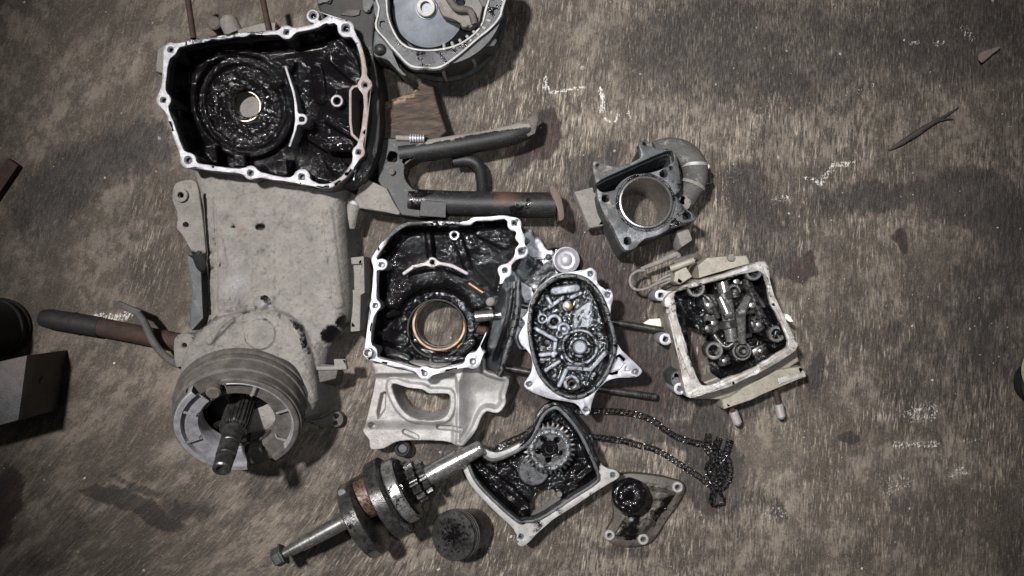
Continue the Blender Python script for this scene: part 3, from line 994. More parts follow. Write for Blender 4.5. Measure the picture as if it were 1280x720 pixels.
    hf(t, 'arm_shell', (205, 190, 450, 560), 1.1, arm, M['dust'], keep=lambda X, Y, Z: (Z > 4) & (sd_poly(X, Y, CL) > 0), attrs={'oil': arm_oil_and_shade, 'rust': lambda X, Y, Z: .7 * np.exp(-(((X - 289) / 6) ** 2 + ((Y - 284) / 5) ** 2)), 'worn': lambda X, Y, Z: .5 * np.exp(-(((X - 284) / 36) ** 2 + ((Y - 354) / 26) ** 2)) + .6 * np.exp(-(((X - 322) / 9) ** 2 + ((Y - 380) / 9) ** 2))})
    fp = DP(t, [(217, 232), (226, 226), (244, 226), (250, 250), (256, 300), (257, 340), (244, 334), (236, 306), (226, 292), (220, 284), (222, 268), (215, 250)], 62)
    fl = poly_slab(t, 'side_flange', fp, 20, 62, M['dust'], bev=2, sm=3, holes=[(t.D(232, 281, 62), 3.5)], attrs={'oil': lambda X, Y, Z: .8 * ss(300, 320, Y)})
    ring(t, 'boss', t.D(226, 244, 66), 40, 67, 4, 9, M['dust'], 24, parent=fl)
    cyl(t, 'screw', t.D(226, 244, 66), 40, 62, 3.9, M['dustdk'], 12, parent=fl)
    poly_slab(t, 'side_rail', DP(t, [(234, 318), (251, 330), (254, 398), (240, 414), (236, 408), (240, 352)], 50), 10, 50, M['castdark'], bev=2, attrs={'dust': const(.3)})
    poly_slab(t, 'dusty_lug', DP(t, [(217, 424), (232, 416), (244, 424), (240, 450), (232, 462), (219, 458)], 58), 6, 58, M['dust'], bev=3, sm=3, holes=[(t.D(230, 432, 58), 3)])
    # pale bracket on the right flank
    poly_slab(t, 'side_bracket', DP(t, [(430, 323), (455, 320), (456, 366), (451, 369), (450, 414), (438, 415), (439, 369), (431, 367)], 44), 4, 44, M['dust'], bev=1.5,
              cuts=[DP(t, [(434, 331), (451, 330), (451, 362), (435, 362)], 44)])
    poly_slab(t, 'bracket_web', DP(t, [(432, 330), (453, 328), (453, 364), (433, 364)], 38), 4, 38, M['dust'], bev=1)
    # lugs beside the drum
    b = prism(t, 'stop_lug', DP(t, [(380, 462), (428, 466), (424, 482), (392, 490)], 24), 10, 62, M['dustdk'], bev=2, shift=(4, -14))
    poly_slab(t, 'lug_face', DP(t, [(383, 458), (418, 458), (417, 449), (432, 449), (434, 462), (386, 463)], 66), 60, 66, M['dust'], parent=b, bev=1)
    for c, r, z in (((391, 494), 9, 40), ((388, 468), 11, 58)):
        slab(t, 'ear', lambda X, Y, c=t.D(*c, z), r=r: np.maximum(cir(X, Y, c, r), -cir(X, Y, (c[0] + 1, c[1] - 1), r * 0.42)), box_of([t.D(*c, z)], 16), 15, z, M['dust'], 2, 1)
    cl = t.D(417, 524, 12)
    slab(t, 'cable_clamp', lambda X, Y: np.maximum(smin(smin(cir(X, Y, (cl[0] + 3, cl[1]), 11), d_seg(X, Y, (cl[0] - 16, cl[1] + 6), cl) - 6, 5), d_seg(X, Y, (cl[0] - 30, cl[1] + 4), cl) - 3, 2), -np.minimum(cir(X, Y, (cl[0] + 4, cl[1] - 4), 3.6), cir(X, Y, (cl[0] + 3, cl[1] + 5), 3))),
         box_of([cl], 38), 2, 14, M['dustdk'], 2, 0.8)
    # ---- brake hub, its axis leans towards the bottom of the photograph
    p0 = np.array(t.D3(305, 490, 70))
    p1 = np.array(t.D3(297, 532, 125))
    ax = (p1 - p0) / np.linalg.norm(p1 - p0)
    L = np.linalg.norm(p1 - p0)
    hub = lathe(t, 'backing_plate', p0, p1, [(12, 60), (12, 79), (16, 82), (21, 82), (22, 78), (27, 78), (28, 81.5), (35, 81.5), (36, 79.5), (L - 14, 78), (L - 11, 75), (L - 11, 58), (24, 54), (23, 0.1)], M['dustdk'], 72,
                attrs={'oil': lambda X, Y, Z: 0.5 * ss(330, 380, X) * ss(500, 520, Y)})
    lathe(t, 'hub_cavity', p0 + ax * 25.5, p1, [(0, 57), (1, 0.1)], M['oil'], 40)
    s0 = L - 26
    lathe(t, 'hub_wall', p0, p1, [(26, 52.5), (L - 12, 56.5)], M['rust'], 40, hub, caps=False, attrs={'oil': const(.35)})

    def shoe(a0, a1, bright):
        sh = lathe(t, 'brake_shoe', p0, p1, [(s0, 50), (s0, 73.5), (L + 1, 73.5), (L + 2, 72), (L + 2, 66), (L - 4, 64.5), (L - 5, 47), (L - 10, 44), (s0, 44), (s0, 50)], M['alu' if bright else 'dustdk'], 40, None, a0, a1, caps=False, attrs={'oil': const(0.08)})
        lathe(t, 'lining', p0, p1, [(s0 - 1, 73.8), (s0 - 1, 76), (L - 2, 76), (L - 2, 73.8)], M['dustdk'], 40, sh, a0 + 6, a1 - 6, caps=False)
        for k in range(3):
            am = a0 + (a1 - a0) * (0.2 + 0.3 * k)
            lathe(t, 'shoe_rib', p0, p1, [(L - 9, 46), (L + 0.8, 50), (L + 0.8, 72.5), (L - 9, 72.5)], M['alu' if bright else 'cast'], 3, sh, am, am + 3.5, caps=False)
        return sh
    shoe(*SHOE1, False)
    shoe(*SHOE2, True)
    lathe(t, 'shoe_edge', p0, p1, [(L - 4, 63.6), (L + 2, 65.4), (L + 2.6, 67), (L + 2, 67.5)], M['alu'], 40, None, SHOE1[0] + 4, SHOE1[1] - 20, caps=False)
    lathe(t, 'drum_gap', p0, p1, [(22.5, 78.3), (26.5, 78.3)], M['rubber'], 60, hub, caps=False)
    u, v, d = basis(ax)

    def hp(ang, r, s):
        a = math.radians(ang)
        return p0 + d * s + (u * math.cos(a) + v * math.sin(a)) * r
    for ang, r in ((0.5 * (SHOE1[1] + SHOE2[0]), 50), (0.5 * (SHOE2[1] + SHOE1[0] + 360), 56)):
        lathe(t, 'shoe_pivot', hp(ang, r, 30), hp(ang, r, 31), [(0, 9), (L - 32, 9), (L - 30, 7), (L - 30, .1)], M['dustdk'], 16)
    for sgn in (1, -1):
        P = [hp(0.5 * (SHOE1[1] + SHOE2[0]) + sgn * q, 43, L - 14) for q in (-38, -20, 0, 20, 38)]
        tube(t, 'return_spring', P if sgn > 0 else [hp(0.5 * (SHOE2[1] + SHOE1[0] + 360) + q, 43, L - 14) for q in (-38, -20, 0, 20, 38)], 2.6, M['steeldk'], 8, wob=0.5)
    # axle
    q0 = np.array(t.D3(300, 512, 95))
    q1 = np.array(t.D3(277, 586, 182))
    LL = np.linalg.norm(q1 - q0)
    ax2 = lathe(t, 'axle', q0, q1, [(-20, 17), (LL * .34, 17), (LL * .36, 15.5), (LL * .40, 15.5)], M['steeldk'], 96, wob=lambda k, s: 1 + 0.05 * math.copysign(1, math.sin(24 * k)))
    lathe(t, 'axle_end', q0, q1, [(LL * .38, 15), (LL * .44, 12), (LL * .60, 11.5), (LL * .61, 10.6), (LL * .63, 10.6), (LL * .64, 11.5), (LL * .80, 11.5), (LL * .81, 10), (LL * .84, 10), (LL * .85, 11), (LL, 10.6), (LL + 1.5, 9), (LL + 1.5, 6), (LL - 3, 5), (LL - 4, .1)], M['steeldk'], 32, parent=ax2)
    # brake arm on the left
    am = tube(t, 'brake_arm', [t.D3(232, 457, 50), t.D3(218, 453, 48), t.D3(203, 442, 46), t.D3(190, 424, 46), t.D3(181, 404, 46), t.D3(172, 392, 44)], [6, 5.5, 5, 5, 5, 5], M['hose'], 12)
    prism(t, 'arm_tab', DP(t, [(141, 377), (147, 376), (176, 388), (176, 397), (166, 393), (142, 383)], 42), 36, 42, M['hose'], parent=am, bev=1)
    return t


SHOE1 = (100, 255)
SHOE2 = (285, 430)
big_casing()

# iron bar under the casing
t = Thing('iron_bar', 'rusty round iron bar with dark grip sticking out left from under the dusty casing', 'bar', (130, 412), 20)
bar = tube(t, 'rod', [(118, 408, 14), (240, 432, 14)], 12, M['rust'], 18, smooth=1, wob=0.02)
tube(t, 'grip', [(46, 397, 14), (49, 397.5, 14), (60, 399, 14), (92, 404, 14), (122, 409, 14)], [4, 10, 12.4, 12.8, 12.8], M['rubber'], 18, smooth=3)
ringp = (90, 403.5, 14)
lathe(t, 'collar', (88, 403.2, 14), (122, 409, 14), [(0, 13), (1, 13.6), (3, 13.6), (4, 13)], M['rubber'], 18)


# ================================================================== 2. middle crankcase half
def middle_case():
    t = Thing('crankcase_half', 'open black crankcase half with bright rim, copper edged round bore and cast bracket below', 'crankcase', (550, 420), 80)
    CL = cat([(467, 324), (476, 309), (491, 291), (506, 281), (534, 279), (583, 279), (592, 274), (613, 273), (634, 272), (645, 282), (652, 298), (651, 314), (641, 326), (631, 338), (627, 352), (622, 380), (614, 408), (603, 432),
              (590, 453), (562, 461), (531, 465), (500, 457), (473, 450), (461, 438), (461, 422), (464, 401), (468, 382), (468, 358), (469, 334)], 4)
    bos = [((477, 331), 7.5), ((469, 382), 7.5), ((463, 441), 9), ((531, 467), 9), ((591, 451), 10), ((631, 339), 9), ((652, 314), 8.5), ((643, 280), 9), ((650, 297), 6)]
    holes = [((477, 331), 4), ((469, 382), 3.6), ((531, 467), 3.6), ((591, 452), 4.2), ((631, 338), 3.8), ((652, 314), 5), ((643, 279), 4.2)]
    cut = [(624, 356), (640, 352), (640, 400), (612, 446), (600, 434), (614, 400)]

    def rim_sd(X, Y, w=2.8, g=0):
        d = d_path(X, Y, CL, True) - w
        for c, r in bos:
            d = smin(d, cir(X, Y, c, r - g), 4)
        d = smin(d, sd_poly(X, Y, [(589, 446), (600, 434), (607, 440), (596, 456)]), 2)
        return np.maximum(d, -sd_poly(X, Y, cut))

    def rim_f(X, Y):
        d = rim_sd(X, Y) + (fbm(X, Y, 13, 121) - .5) * 2.4
        for c, r in holes:
            d = np.maximum(d, -cir(X, Y, c, r))
        return d
    bx = (445, 255, 672, 482)
    slab(t, 'gasket_rim', rim_f, bx, 73, 80, M['alu'], 1.0, 0.9, attrs={'rust': lambda X, Y, Z: .8 * ss(325, 305, Y) * ss(475, 485, X) * (1 - ss(520, 545, X)) + .6 * ss(318, 324, Y) * ss(336, 328, Y) * ss(630, 636, X),
                                                                     'oil': lambda X, Y, Z: .62 * ss(320, 300, Y) * ss(472, 480, X) * (1 - ss(570, 590, X)) + smear(102, .36)(X, Y, Z)})
    bores(t, holes, 80)
    slab(t, 'case_wall', lambda X, Y: rim_sd(X, Y, 3.0, .8), bx, 3, 73, M['cast'], 0, 1.2, attrs={'oil': lambda X, Y, Z: .9 * ss(330, 300, Y) + .9 * ss(600, 620, X)})
    cB = t.D(546, 411, 40)
    cH = t.D(551, 405, 32)

    def zf(X, Y):
        sd = sd_poly(X, Y, CL)
        z = 24 + 48 * (1 - ss(0, 13, -sd)) ** 1.5
        r = cir(X, Y, cB, 0)
        z = np.maximum(z, 36 - 12 * ss(56, 62, r))
        a = np.degrees(np.arctan2(Y - cB[1], X - cB[0]))
        up = ss(-5, -30, a) * ss(-175, -150, a)
        z = np.maximum(z, (52 - 10 * ss(56, 52, r)) * up * ss(80, 74, r) * ss(49, 50, r))
        z = z - 14 * ss(49, 47, r)
        for (p, q, w, h) in [((476, 420), (500, 428), 7, 44), ((480, 440), (505, 450), 4, 50), ((500, 445), (512, 456), 6, 40), ((540, 452), (575, 452), 4, 46), ((575, 440), (588, 430), 5, 50),
                             ((533, 290), (536, 325), 2.5, 44), ((572, 300), (582, 330), 4, 40), ((600, 285), (630, 300), 8, 40), ((490, 360), (505, 375), 8, 40), ((585, 345), (612, 372), 7, 52), ((480, 395), (492, 392), 3, 46), ((600, 395), (618, 392), 8, 44)]:
            z = np.maximum(z, h - 25 * ss(w, w + 5, d_seg(X, Y, p, q)))
        rec = sd_poly(X, Y, [(530, 268), (585, 268), (586, 282), (530, 282)])
        z = z + (fbm(X, Y, 24, 12) - .5) * 2.5 + (fbm(X, Y, 6, 8) - .5) * .5
        z = z + (0.13 * (cB[1] - Y) - .06 * (X - cB[0])) * ss(3, 14, -sd) * ss(50, 62, r)
        z = np.maximum(z, 4)
        return np.minimum(z, 72)
    hf(t, 'case_inside', (455, 265, 660, 475), 1.0, zf, M['crust'], keep=lambda X, Y, Z: (sd_poly(X, Y, CL) < 1) & (cir(X, Y, cH, 0) > 35),
       attrs={'crusty': lambda X, Y, Z: .12 + .9 * ss(84, 70, cir(X, Y, cB, 0)) * ss(400, 385, Y) + .6 * ss(.52, .62, fbm(X, Y, 30, 112))})
    sl = ring(t, 'oil_seal', cB, 22, 38, 38.5, 49.5, M['bluegrey'], 56, 2, attrs={'oil': const(.64)})
    ring(t, 'seal_lip', cB, 22, 41, 36.5, 39, M['rubber'], 56, parent=sl)
    br = ring(t, 'bearing_race', t.D(549, 405, 30), 16, 32, 31.0, 36, M['bronze'], 56, 1.2)
    ring(t, 'race_groove', t.D(549, 405, 30), 10, 20, 29.5, 34, M['steeldk'], 56, 1.0, parent=br)
    rb = DP(t, [(506, 342), (517, 334), (541, 328), (565, 332), (584, 342)], 56)
    bc = t.D(541, 328, 56)
    slab(t, 'inner_rib', lambda X, Y: np.maximum(smin(d_path(X, Y, rb) - 2.2, cir(X, Y, bc, 6.5), 4), -cir(X, Y, bc, 3.2)), box_of(rb, 12), 26, 64, M['alu'], .8, .8, attrs={'rust': const(.55), 'oil': lambda X, Y, Z: .3 + .5 * ss(62, 58, Z)})
    ring(t, 'oil_passage', t.D(568, 294, 50), 24, 52, 3.6, 6.4, M['alu'], 20, attrs={'oil': lambda X, Y, Z: .15 + .6 * ss(50, 47, Z)})
    ring(t, 'dowel', (461.5, 440), 60, 92, 4.0, 6.2, M['steel'], 20)
    # open side towards the cylinder
    mo = poly_slab(t, 'cylinder_mouth', DP(t, [(627, 350), (640, 336), (652, 345), (648, 385), (637, 428), (626, 470), (610, 462), (604, 440), (614, 410), (622, 380)], 56), 2, 54, M['crust'], bev=2)
    tube(t, 'mouth_edge', [t.D3(648, 352, 58), t.D3(646, 392, 58), t.D3(636, 430, 58), t.D3(624, 470, 56)], [4, 5, 5, 4], M['castdark'], 10, parent=mo, attrs={'oil': const(.5)})
    tube(t, 'mouth_edge', [t.D3(640, 360, 60), t.D3(634, 400, 60), t.D3(618, 452, 56)], [3, 4, 4], M['oil'], 10, parent=mo)
    tube(t, 'oil_pipe', [t.D3(594, 396, 52), t.D3(626, 393, 52)], [7.5, 7], M['steel'], 16, smooth=1, attrs={'oil': const(.3)})
    tube(t, 'oil_pipe', [t.D3(586, 354, 54), t.D3(604, 366, 54)], [4.5, 4.5], M['bronze'], 12, smooth=1, attrs={'oil': const(.25)})
    ball(t, 'check_ball', t.D(613, 377, 56), 50, 6.5, M['dust'], attrs={'oil': const(.25)})
    tube(t, 'oil_pipe', [t.D3(596, 412, 48), t.D3(618, 416, 48)], [6, 6], M['rust'], 12, smooth=1, attrs={'oil': const(.4)})
    for y0, pts in ((0, [(622, 376, 30), (700, 390, 24), (770, 403, 21), (842, 415, 19)]), (1, [(602, 454, 30), (662, 465, 26), (750, 486, 21), (820, 496, 17)])):
        P = [t.D3(*p) for p in pts]
        s = tube(t, 'stud', P, 4.3, M['steeldk'], 12, smooth=1, attrs={'oil': const(.25)})
        A, B = np.array(P[-1]), np.array(P[-2])
        dd = (A - B) / np.linalg.norm(A - B)
        lathe(t, 'stud_thread', A - dd * 26, A, [(0, 4.4)] + [(i * 1.5 + .75, 4.9 - .9 * (i % 2)) for i in range(18)] + [(27, .1)], M['steeldk'], 12, parent=s)
    # cast bracket below
    BR = cat(DP(t, [(466, 452), (470, 474), (457, 531), (453, 540), (461, 551), (463, 562), (479, 561), (494, 553), (514, 551), (554, 552), (576, 557), (584, 552), (595, 536), (600, 523), (608, 514), (622, 516), (631, 505), (631, 494), (636, 474), (622, 468), (608, 462), (604, 445), (560, 455), (500, 450)], 46), 3)
    win = cat(DP(t, [(491, 479), (495, 497), (507, 515), (526, 524), (549, 524), (561, 515), (563, 494), (552, 491), (537, 491), (528, 486), (511, 484)], 44), 3)
    slot = DP(t, [(476, 492), (482, 490), (481, 512), (473, 524), (471, 516)], 46)
    hc = t.D(464, 533, 46)

    def zb(X, Y):
        d = -sd_poly(X, Y, BR)
        z = 46 + 20 * ss(478, 462, Y) * ss(625, 600, X)
        w = ss(566, 572, X)
        z = z * (1 - w) + w * (30 + 22 * ss(600, 568, X) ** 2 + 14 * ss(500, 462, Y) + 12 * ss(9, 3, d))
        z = np.minimum(z, rounded_z(d, 60, 7) - 8 + 0 * X + 6)
        z = z - 12 * ss(1, -2, sd_poly(X, Y, slot)) - 14 * ss(5, 4, cir(X, Y, hc, 0))
        z = z - 8 * ss(2, 0, d_seg(X, Y, t.D(548, 535, 46), t.D(574, 537, 46)) - 2)
        z = z - 6 * ss(2, 0, d_seg(X, Y, t.D(505, 541, 46), t.D(520, 548, 46)) - 2) - 6 * ss(530, 545, Y) * ss(566, 560, X)
        wd = sd_poly(X, Y, win)
        z = z + 5 * ss(9, 5, wd) * ss(540, 530, Y) * (1 - w)
        z = np.where(wd < 0, z + wd * 9, z)
        return z + (fbm(X, Y, 14, 15) - .5) * 1.6
    hf(t, 'cast_bracket', (445, 445, 645, 575), 0.9, zb, M['cast'], keep=lambda X, Y, Z: (Z > 1) & (sd_poly(X, Y, BR) < 5), attrs={'rust': lambda X, Y, Z: .25 * ss(520, 460, X)})
    dp = t.D(503, 561, 20)
    dr = ring(t, 'drain_plug', dp, 2, 22, 6, 11, M['rubber'], 24, 2)
    cyl(t, 'plug_core', dp, 2, 18, 6.2, M['castdark'], 16, parent=dr)
    return t


middle_case()


# ================================================================== 3. stained plate below the oval cover
t = Thing('stained_plate', 'pale plate stained with black oil, half hidden under the oval cover', 'metal plate', (680, 370), 20)
PP = cat([(648, 300), (655, 290), (664, 286), (668, 294), (676, 298), (685, 311), (694, 309), (712, 312), (726, 325), (720, 350), (690, 380), (670, 420), (661, 437), (648, 437), (640, 420), (634, 440), (622, 462), (620, 440), (632, 390), (640, 345), (650, 322)], 4)
pale = [(cat([(655, 290), (664, 286), (667, 293), (675, 298), (684, 312), (690, 313), (688, 320), (675, 321), (662, 319), (659, 307), (663, 301)], 3)), [(650, 352), (664, 360), (668, 372), (656, 376), (652, 366)], [(636, 378), (652, 378), (664, 380), (662, 436), (648, 438), (641, 424), (646, 404), (640, 396)]]


def plate_oil(X, Y, Z):
    d = np.minimum.reduce([sd_poly(X, Y, p) for p in pale])
    return 0.95 * ss(-1.5, 2, d)


hf(t, 'plate', (615, 280, 735, 470), 0.9, lambda X, Y: rounded_z(-sd_poly(X, Y, PP), 13, 3) + (fbm(X, Y, 16, 3) - .5) * 3, M['alu'], keep=lambda X, Y, Z: Z > 0, attrs={'oil': plate_oil})
lathe(t, 'cup', (708, 325, 8), (708, 325, 9), [(0, 16), (6, 17), (12, 16.5), (12.5, 15), (10, 12.5), (8.5, 11), (8, 8), (10, 6.5), (11.5, 4), (12, .1)], M['alu'], 36)
ball(t, 'rivet', (686, 321), 13, 4.2, M['castdark'])


# ================================================================== 4. oval oil cover
def oval_cover():
    t = Thing('oval_cover', 'oval cast cover lying open side up with black oily ribs inside and pale eared flange', 'engine cover', (718, 428), 72, z0=26)
    OV = cat([(710, 344), (735, 351), (753, 374), (764, 407), (769, 436), (757, 469), (737, 491), (716, 497), (693, 488), (674, 466), (664, 431), (662, 399), (669, 372), (687, 352)], 6)
    FL = cat([(719, 339), (730, 339), (738, 334), (746, 340), (747, 352), (755, 361), (764, 362), (767, 374), (763, 390), (770, 428), (780, 440), (801, 460), (802, 467), (794, 472), (766, 474), (748, 486), (740, 505), (738, 516), (732, 520), (726, 513), (722, 506),
              (706, 502), (684, 498), (660, 488), (655, 480), (663, 468), (665, 452), (660, 438), (652, 432), (648, 420), (656, 404), (652, 398), (660, 390), (668, 368), (690, 345)], 3)
    holes = [((738, 342), 3.6), ((760, 368), 3.8), ((795, 465), 4), ((732, 512), 3.8), ((661, 480), 3.8), ((653, 405), 3)]
    tri = [[(773, 447), (781, 455), (776, 462), (763, 465), (766, 456)], [(783, 457), (790, 464), (778, 464)]]

    def ff(X, Y):
        d = sd_poly(X, Y, FL)
        d = np.maximum(d, -sd_poly(X, Y, OV))
        for c, r in holes:
            d = np.maximum(d, -cir(X, Y, c, r))
        for q in tri:
            d = np.maximum(d, -(sd_poly(X, Y, q) + 0.5))
        return d
    slab(t, 'flange', ff, (640, 328, 812, 530), 34, 45, M['alu'], 1.5, .9, bottom=True, attrs={'oil': smear(103, .36)})
    bores(t, holes, 45)
    slab(t, 'pan_wall', lambda X, Y: np.abs(sd_poly(X, Y, OV) - 1) - 2.2, (640, 328, 812, 530), 3, 34, M['cast'], 0, 1.2)
    poly_slab(t, 'ear_web', [(764, 444), (774, 443), (796, 462), (795, 468), (760, 468)], 30, 40, M['alu'], bev=1)
    slab(t, 'seal_lip', lambda X, Y: np.abs(sd_poly(X, Y, OV)) - 2.6, (640, 328, 812, 530), 34, 48.5, M['castdark'], 1.4, .9, attrs={'oil': const(.5)})
    bc = t.D(725, 434, 24)

    def zf(X, Y):
        sd = sd_poly(X, Y, OV)
        z = 10 + 34 * (1 - ss(0, 10, -sd)) ** 1.4
        r = cir(X, Y, bc, 0)
        a = np.degrees(np.arctan2(Y - bc[1], X - bc[0]))
        ribs = [((669, 411), (696, 426), 2, 28), ((696, 426), (693, 447), 2, 26), ((675, 446), (696, 443), 2, 26), ((683, 465), (700, 454), 2, 26), ((698, 489), (709, 465), 2, 28), ((735, 488), (745, 470), 2, 24), ((712, 462), (740, 464), 2, 26), ((740, 464), (760, 442), 2.5, 26),
                ((684, 370), (690, 380), 1.6, 26), ((694, 364), (722, 360), 4, 32), ((688, 384), (706, 372), 2, 24), ((716, 372), (728, 366), 2, 24), ((722, 385), (734, 376), 2, 22), ((672, 385), (680, 410), 3, 22)]
        for p, q, w, h in ribs:
            z = np.maximum(z, h - 14 * ss(w, w + 3, d_seg(X, Y, p, q)))
        z = np.maximum(z, 24 * ss(26, 23, r))
        z = z - 8 * ss(20, 18.5, r) + 5 * ss(15, 13.5, r) - 4 * ss(10, 9, r)
        z = np.maximum(z, 20 * ss(3, 1.5, np.abs(r - 31)) * ss(20, 40, a) * ss(200, 150, a))
        for c, r0, h in [((694, 403), 9.5, 24), ((706, 412), 8, 28), ((679, 399), 6.5, 24), ((711, 383), 6.5, 26), ((701, 419), 5, 26), ((690, 468), 8, 22), ((716, 481), 10, 26), ((685, 390), 5, 22)]:
            rr = cir(X, Y, c, 0)
            z = np.maximum(z, h * ss(r0 + 2, r0, rr))
            z = np.where(rr < r0, z - 7 * ss(r0 * .6, r0 * .4, rr), z)
        flat = [(717, 392), (735, 378), (743, 378), (744, 404), (738, 410), (720, 412)]
        z = np.where(sd_poly(X, Y, flat) < 0, np.maximum(15, z * 0.3), z)
        f2 = cir(X, Y, (716, 481), 0)
        z = np.where(f2 < 5.5, 6, z)
        return np.minimum(z + (fbm(X, Y, 12, 17) - .5) * 1.2 + (fbm(X, Y, 5, 18) - .5) * .4, 46)
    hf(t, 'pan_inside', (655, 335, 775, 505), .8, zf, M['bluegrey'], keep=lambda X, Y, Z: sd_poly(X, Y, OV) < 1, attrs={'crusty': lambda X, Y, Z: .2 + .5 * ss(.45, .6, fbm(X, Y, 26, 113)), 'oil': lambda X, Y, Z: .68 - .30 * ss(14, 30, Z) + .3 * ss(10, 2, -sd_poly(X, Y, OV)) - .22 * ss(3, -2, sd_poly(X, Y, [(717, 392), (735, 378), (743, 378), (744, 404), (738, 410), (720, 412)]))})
    cyl(t, 'shaft_end', bc, 10, 27, 8.5, M['bluegrey'], 24, 2)
    hexnut(t, 'copper_screw', t.D(711, 383, 28), 22, 30, 6, M['bronze'])
    ring(t, 'bore', t.D(716, 481, 26), 12, 27, 4.6, 6.6, M['rust'], 20, .5)
    return t


oval_cover()


# ================================================================== 5. cylinder
def cylinder():
    t = Thing('cylinder_block', 'greasy grey cylinder with a round bore and curved dusty water hose on its right side', 'cylinder', (802, 265), 72, rot=(math.radians(-9), math.radians(2), 0), z0=6)
    TP = cat([(739, 215), (745, 212), (753, 217), (771, 218), (799, 207), (797, 190), (803, 184), (810, 186), (816, 194), (838, 196), (846, 208), (849, 246), (843, 256), (853, 271), (865, 280), (865, 288), (842, 295), (818, 307), (800, 312), (790, 323), (778, 326), (771, 317), (761, 295), (747, 269), (742, 240)], 4)
    slot = cat([(746, 240), (790, 219), (834, 200), (839, 205), (838, 213), (820, 222), (801, 227), (782, 235), (768, 246), (752, 250), (748, 248)], 3)
    holes = [((754, 260), 5), ((828, 228), 5), ((780, 314), 5), ((855, 282), 5.4), ((837, 220), 2.6), ((745, 217), 2.5), ((805, 189), 2.5)]
    bc = (804, 265)

    def f(X, Y):
        d = sd_poly(X, Y, TP)
        d = np.maximum(d, 1.8 - sd_poly(X, Y, slot))
        d = np.maximum(d, -cir(X, Y, bc, 34))
        for c, r in holes:
            d = np.maximum(d, -cir(X, Y, c, r))
        return d
    box = (728, 174, 876, 336)
    oa = lambda X, Y, Z: .30 + .35 * ss(820, 840, X) * ss(215, 235, Y) + .3 * ss(285, 300, Y) * ss(800, 830, X)
    slab(t, 'top_plate', f, box, 58, 70, M['castdark'], 1.3, .9, attrs={'oil': lambda X, Y, Z: oa(X, Y, Z) * .7, 'dust': lambda X, Y, Z: .34 * ss(800, 755, X) + .08, 'worn': smear(108, .5)}, bottom=True)
    # water jacket, open towards the slot
    def fw(X, Y):
        d = np.maximum(sd_poly(X, Y, TP) + 3, -sd_poly(X, Y, slot))
        d = np.minimum(d, cir(X, Y, bc, 41))
        d = np.maximum(d, -cir(X, Y, bc, 34))
        for c, r in holes:
            d = np.maximum(d, -cir(X, Y, c, r))
        return d
    slab(t, 'jacket', fw, box, 4, 58, M['castdark'], 0, 1.0, attrs={'oil': const(.3)})
    slab(t, 'slot_floor', lambda X, Y: sd_poly(X, Y, slot) - 2, box, 4, 12, M['oil'], 0, 1.0)
    lathe(t, 'sleeve', (*bc, 0), (*bc, 1), [(0, 30.2), (0, 34), (70, 34), (72.5, 33.5), (73, 32.5), (73, 31.2), (72, 30.2), (0, 30.2)], M['steel'], 64, caps=False, attrs={'oil': lambda X, Y, Z: .30 * ss(68, 60, Z)})
    ring(t, 'sleeve_groove', bc, 60, 70.8, 34, 37.5, M['castdark'], 64, attrs={'oil': const(.5)})
    poly_slab(t, 'base_flange', DP(t, [(717, 243), (744, 236), (760, 280), (752, 287), (735, 290)], 26), 8, 26, M['dust'], bev=2)
    prism(t, 'side_lug', DP(t, [(842, 296), (858, 292), (863, 308), (848, 318)], 40), 8, 44, M['dust'], bev=3)
    poly_slab(t, 'side_lug', DP(t, [(846, 254), (858, 250), (864, 262), (856, 272), (848, 268)], 50), 10, 50, M['dust'], bev=3, sm=2)
    # water hose
    hp = [t.D3(820, 194, 40), t.D3(838, 190, 42), t.D3(857, 196, 42), t.D3(869, 212, 42), t.D3(869, 232, 40), t.D3(860, 250, 38), t.D3(852, 264, 36)]
    h = tube(t, 'water_hose', hp, [14, 15, 16, 16.5, 16, 13.5, 11], M['hose'], 20, attrs={'dust': lambda X, Y, Z: .38 * ss(.4, .6, fbm(X, Y, 18, 151))})
    pm = [np.array(t.D3(852, 226, 55)), np.array(t.D3(884, 220, 40))]
    for q in (3.0, 4.3):
        i = int(q)
        P = np.array(hp[i]) + (np.array(hp[i + 1]) - np.array(hp[i])) * (q - i)
        T = np.array(hp[min(i + 1, 6)]) - np.array(hp[i])
        T = T / np.linalg.norm(T)
        lathe(t, 'hose_clamp', P - T * 2, P + T * 2, [(0, 16.4), (0, 17.2), (4, 17.2), (4, 16.4)], M['cast' if q < 4 else 'dust'], 28, parent=h, caps=False)
    tube(t, 'clamp_tail', [t.D3(880, 218, 46), t.D3(887, 214, 44), t.D3(884, 209, 44)], 1.8, M['chip'], 6, parent=h)
    prism(t, 'clamp_screw', DP(t, [(884, 226), (891, 225), (892, 232), (885, 233)], 24), 18, 26, M['steeldk'], parent=h, bev=.6)
    return t


cylinder()


